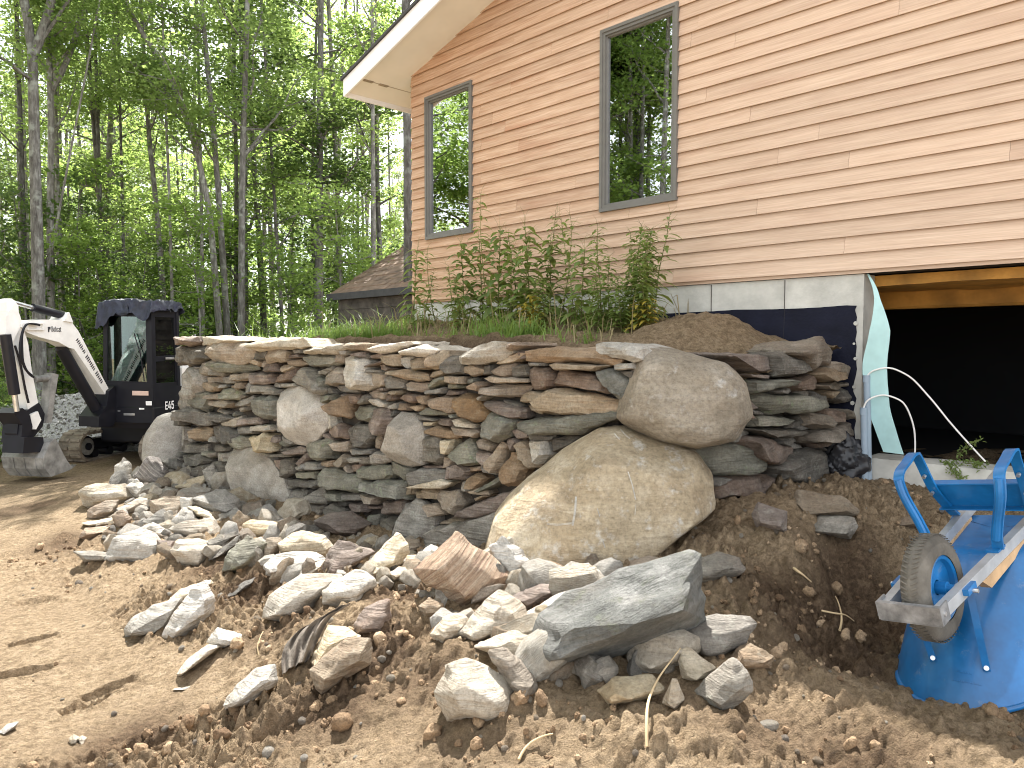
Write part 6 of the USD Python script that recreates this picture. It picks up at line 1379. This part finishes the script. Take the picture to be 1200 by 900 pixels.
n = 3500; s = WR_.uniform(-8, -5.4, n); t = WR_.uniform(-1.7, 1.5, n); grass('grass', 'long grass beside the left corner of the house', s, t, bank_z(s, t), .26, WR_, 'grass', .8)
# the little green weed lying on the basement sill
p0 = HF.w((.62, .1, .79)); sw = thing('creeping_weed', 'small green weed trailing over the concrete sill of the opening', 'weed', loc=p0)
W = []; c = []; dd = []
for i in range(9):
    b = branch((WR_.normal(0, .05), WR_.normal(0, .03), 0), (WR_.uniform(-.2, 1), WR_.uniform(-1.2, .2), .12), WR_.uniform(.12, .34), WR_, 8, -.5, .2); W.append(tube(b, .002, 5)); 
    for p in b[1:]:
        for _ in range(7): c.append(p + WR_.normal(0, .015, 3)); dd.append(WR_.normal(0, 1, 3))
obj('stem', cat(W), M['stem'], sw); ln = WR_.uniform(.02, .04, len(c)); obj('leaves', leaf_mesh(np.array(c), np.array(dd), WR_.normal(0, .5, (len(c), 3)) + (0, 0, 1), ln, ln * .4), M['leaf_weed'], sw)
# ---------------------------------------------------------------- small things by the opening and in the soil
def wpath(pts, depth_fn, n=24): return smooth_path([at_depth(x, y, depth_fn(i, x, y)) for i, (x, y) in enumerate(pts)], n)
def on_wall(px, py, t): return on_plane(px, py, HF.w((0, t, 0)), HF.y)
# hanging foam strip: a thin ribbon stapled under the siding
cen = [(1017, 321), (1027, 345), (1031, 385), (1025, 430), (1028, 470), (1038, 505), (1047, 531)]; wid = [.012, .04, .135, .16, .165, .16, .155]; dep = [.02, -.03, -.06, -.05, -.04, -.06, -.09]
c3 = smooth_path([HF.l(on_wall(x, y, t)) for (x, y), t in zip(cen, dep)], 40); ws = np.interp(np.linspace(0, 1, 40), np.linspace(0, 1, 7), wid); tw = np.linspace(.9, -.15, 40) + .4 * np.sin(np.linspace(0, 5, 40))
V = []; 
for p, w, a in zip(c3, ws, tw):
    d = np.array([math.cos(a * .5), math.sin(a * .5), 0]); nn = np.array([-d[1], d[0], 0]) * .003
    V += [p - d * w / 2 - nn, p + d * w / 2 - nn, p + d * w / 2 + nn, p - d * w / 2 + nn]
F = []
for i in range(39):
    for k in range(4): a, b = i * 4 + k, i * 4 + (k + 1) % 4; F += [(a, b, b + 4), (a, b + 4, a + 4)]
F += [(0, 2, 1), (0, 3, 2), (156, 157, 158), (156, 158, 159)]
sm = usdkit.mesh(stage, path_for(None, 'foam_strip'), trimesh.Trimesh(V, F, process=False), M['sill_foam'], smooth=40); sm.AddTransformOp().Set(HF.mat()); tag(sm, 'pale blue-green foam strip hanging twisted in the basement opening', 'foam strip')
for (a, b, lab) in (((1012, 478), (1014.5, 558), 'shorter grey conduit pipe standing at the foundation corner'), ((1015.5, 440), (1019, 560), 'taller grey conduit pipe standing at the foundation corner')):
    t = -.10 if a[0] < 1014 else -.06; p0, p1 = on_wall(*a, t), on_wall(*b, t); o = p1.copy()
    c_ = thing('conduit_pipe', lab, 'pipe', loc=o)
    obj('pipe', tube([p0 - o, p1 - o + [0, 0, -.12]], .0235, 14, caps=False), M['conduit'], c_, smooth=40); obj('pipe_rim', tube([p0 - o - [0, 0, .05], p0 - o + [0, 0, .002]], .026, 14), M['conduit'], c_, smooth=40)
for pts, lab in ([[(1012, 479, -.10), (1016, 470, -.1), (1035, 463, -.06), (1056, 470, .0), (1067, 488, .06), (1072, 510, .1), (1072, 531, .12)], 'white cable looping low from the shorter conduit to the sill'],
                 [[(1016, 441, -.06), (1022, 435, -.06), (1040, 431, -.03), (1062, 439, .02), (1087, 463, .08), (1115, 497, .12), (1140, 525, .15), (1155, 541, .16)], 'white cable arching from the taller conduit out to the right']):
    P = smooth_path([on_wall(x, y, t) for x, y, t in pts], 40); o = P[-1].copy(); m = usdkit.mesh(stage, path_for(None, 'cable'), tube(P - o, .0062, 8), M['cable'], smooth=60); m.AddTranslateOp().Set(Gf.Vec3d(*map(float, o))); tag(m, lab, 'cable')
# crumpled black plastic at the foot of the return wall
p0 = on_wall(990, 552, -.12); m = trimesh.creation.icosphere(subdivisions=4); m.vertices *= (.17, .14, .2); d = np.abs(meshkit.fbm(m.vertices * 9, 4, 5) - .5); m.vertices *= (1 + 1.1 * (d[:, None] - .15))
q = usdkit.mesh(stage, path_for(None, 'plastic_sheet'), m, M['black_plastic'], smooth=25); q.AddTranslateOp().Set(Gf.Vec3d(*map(float, p0 + [0, 0, .08]))); tag(q, 'crumpled black plastic sheet tucked at the foot of the return wall', 'plastic sheet')
# muddy cloth draped over a stone
def cloth():
    pts = [(398, 714), (385, 722), (368, 732), (356, 748), (350, 765), (346, 782)]; P = smooth_path([at_depth(x, y, ground_hit(362, 785)[1] + .28 - .055 * i) for i, (x, y) in enumerate(pts)], 42); o = np.array([P[-1][0], P[-1][1], P[-1][2]])
    n = 30; V = np.zeros((42, n, 3)); 
    for i, p in enumerate(P):
        w = .06 + .045 * math.sin(i / 41 * 3.0) ; up = np.array([.25, -.75, .55]); side = np.array([.8, .25, .35]) / 1
        for j in range(n):
            u = j / (n - 1) * 2 - 1; V[i, j] = p - o + side * u * w + up * (.045 * (1 - u * u) + .016 * math.sin(u * 8 + i * .12) + .01 * math.sin(u * 17 - i * .2))
    a = np.arange(42 * n).reshape(42, n); F = np.concatenate([np.stack([a[:-1, :-1], a[1:, :-1], a[1:, 1:]], -1).reshape(-1, 3), np.stack([a[:-1, :-1], a[1:, 1:], a[:-1, 1:]], -1).reshape(-1, 3)])
    v = V.reshape(-1, 3); v2 = v - np.array([.1, -.3, .25]) * .03; v = np.concatenate([v, v2]); F = np.concatenate([F, F[:, ::-1] + 42 * n])
    q = usdkit.mesh(stage, path_for(None, 'cloth'), (v, F), M['cloth'], smooth=True); q.AddTranslateOp().Set(Gf.Vec3d(*map(float, o))); tag(q, 'muddy grey-brown cloth draped down over stones in the soil', 'cloth')
cloth()
def twig(lab, pts, r, lift=.02):
    P = []
    for x, y, h in pts: g = ground_hit(x, y); P.append(g + [0, -h * .3, h])
    P = smooth_path(P, 20); o = P[0].copy(); m = usdkit.mesh(stage, path_for(None, 'twig'), tube(P - o, np.linspace(r, r * .45, 20), 6), M['twig'], smooth=60); m.AddTranslateOp().Set(Gf.Vec3d(*map(float, o))); tag(m, lab, 'twig')
twig('long curved pale root rising from the soil before the lilac-tinted boulder', [(758, 878, .01), (757, 850, .06), (768, 820, .08), (783, 800, .09), (795, 786, .1)], .006)
twig('short straight straw stuck in the soil below the great dark slab', [(692, 797, .0), (680, 786, .04), (668, 776, .07)], .005)
twig('pale twig lying in the soil at the bottom of the picture', [(608, 893, .01), (622, 876, .02), (648, 868, .03)], .006)
twig('grey root hanging down the dark bank of the pit', [(983, 745, .03), (985, 728, .03), (978, 705, .03)], .006)
twig('thin root lying across the dark bank above the hanging one', [(962, 722, .03), (985, 726, .03), (1000, 732, .02)], .005)
twig('dry stick on the slope near the flat angular slab', [(930, 668, .01), (938, 676, .02), (950, 686, .02)], .008)
twig('thin root curling out of the slope above the cloth', [(305, 772, .0), (303, 762, .03), (310, 752, .06)], .004)
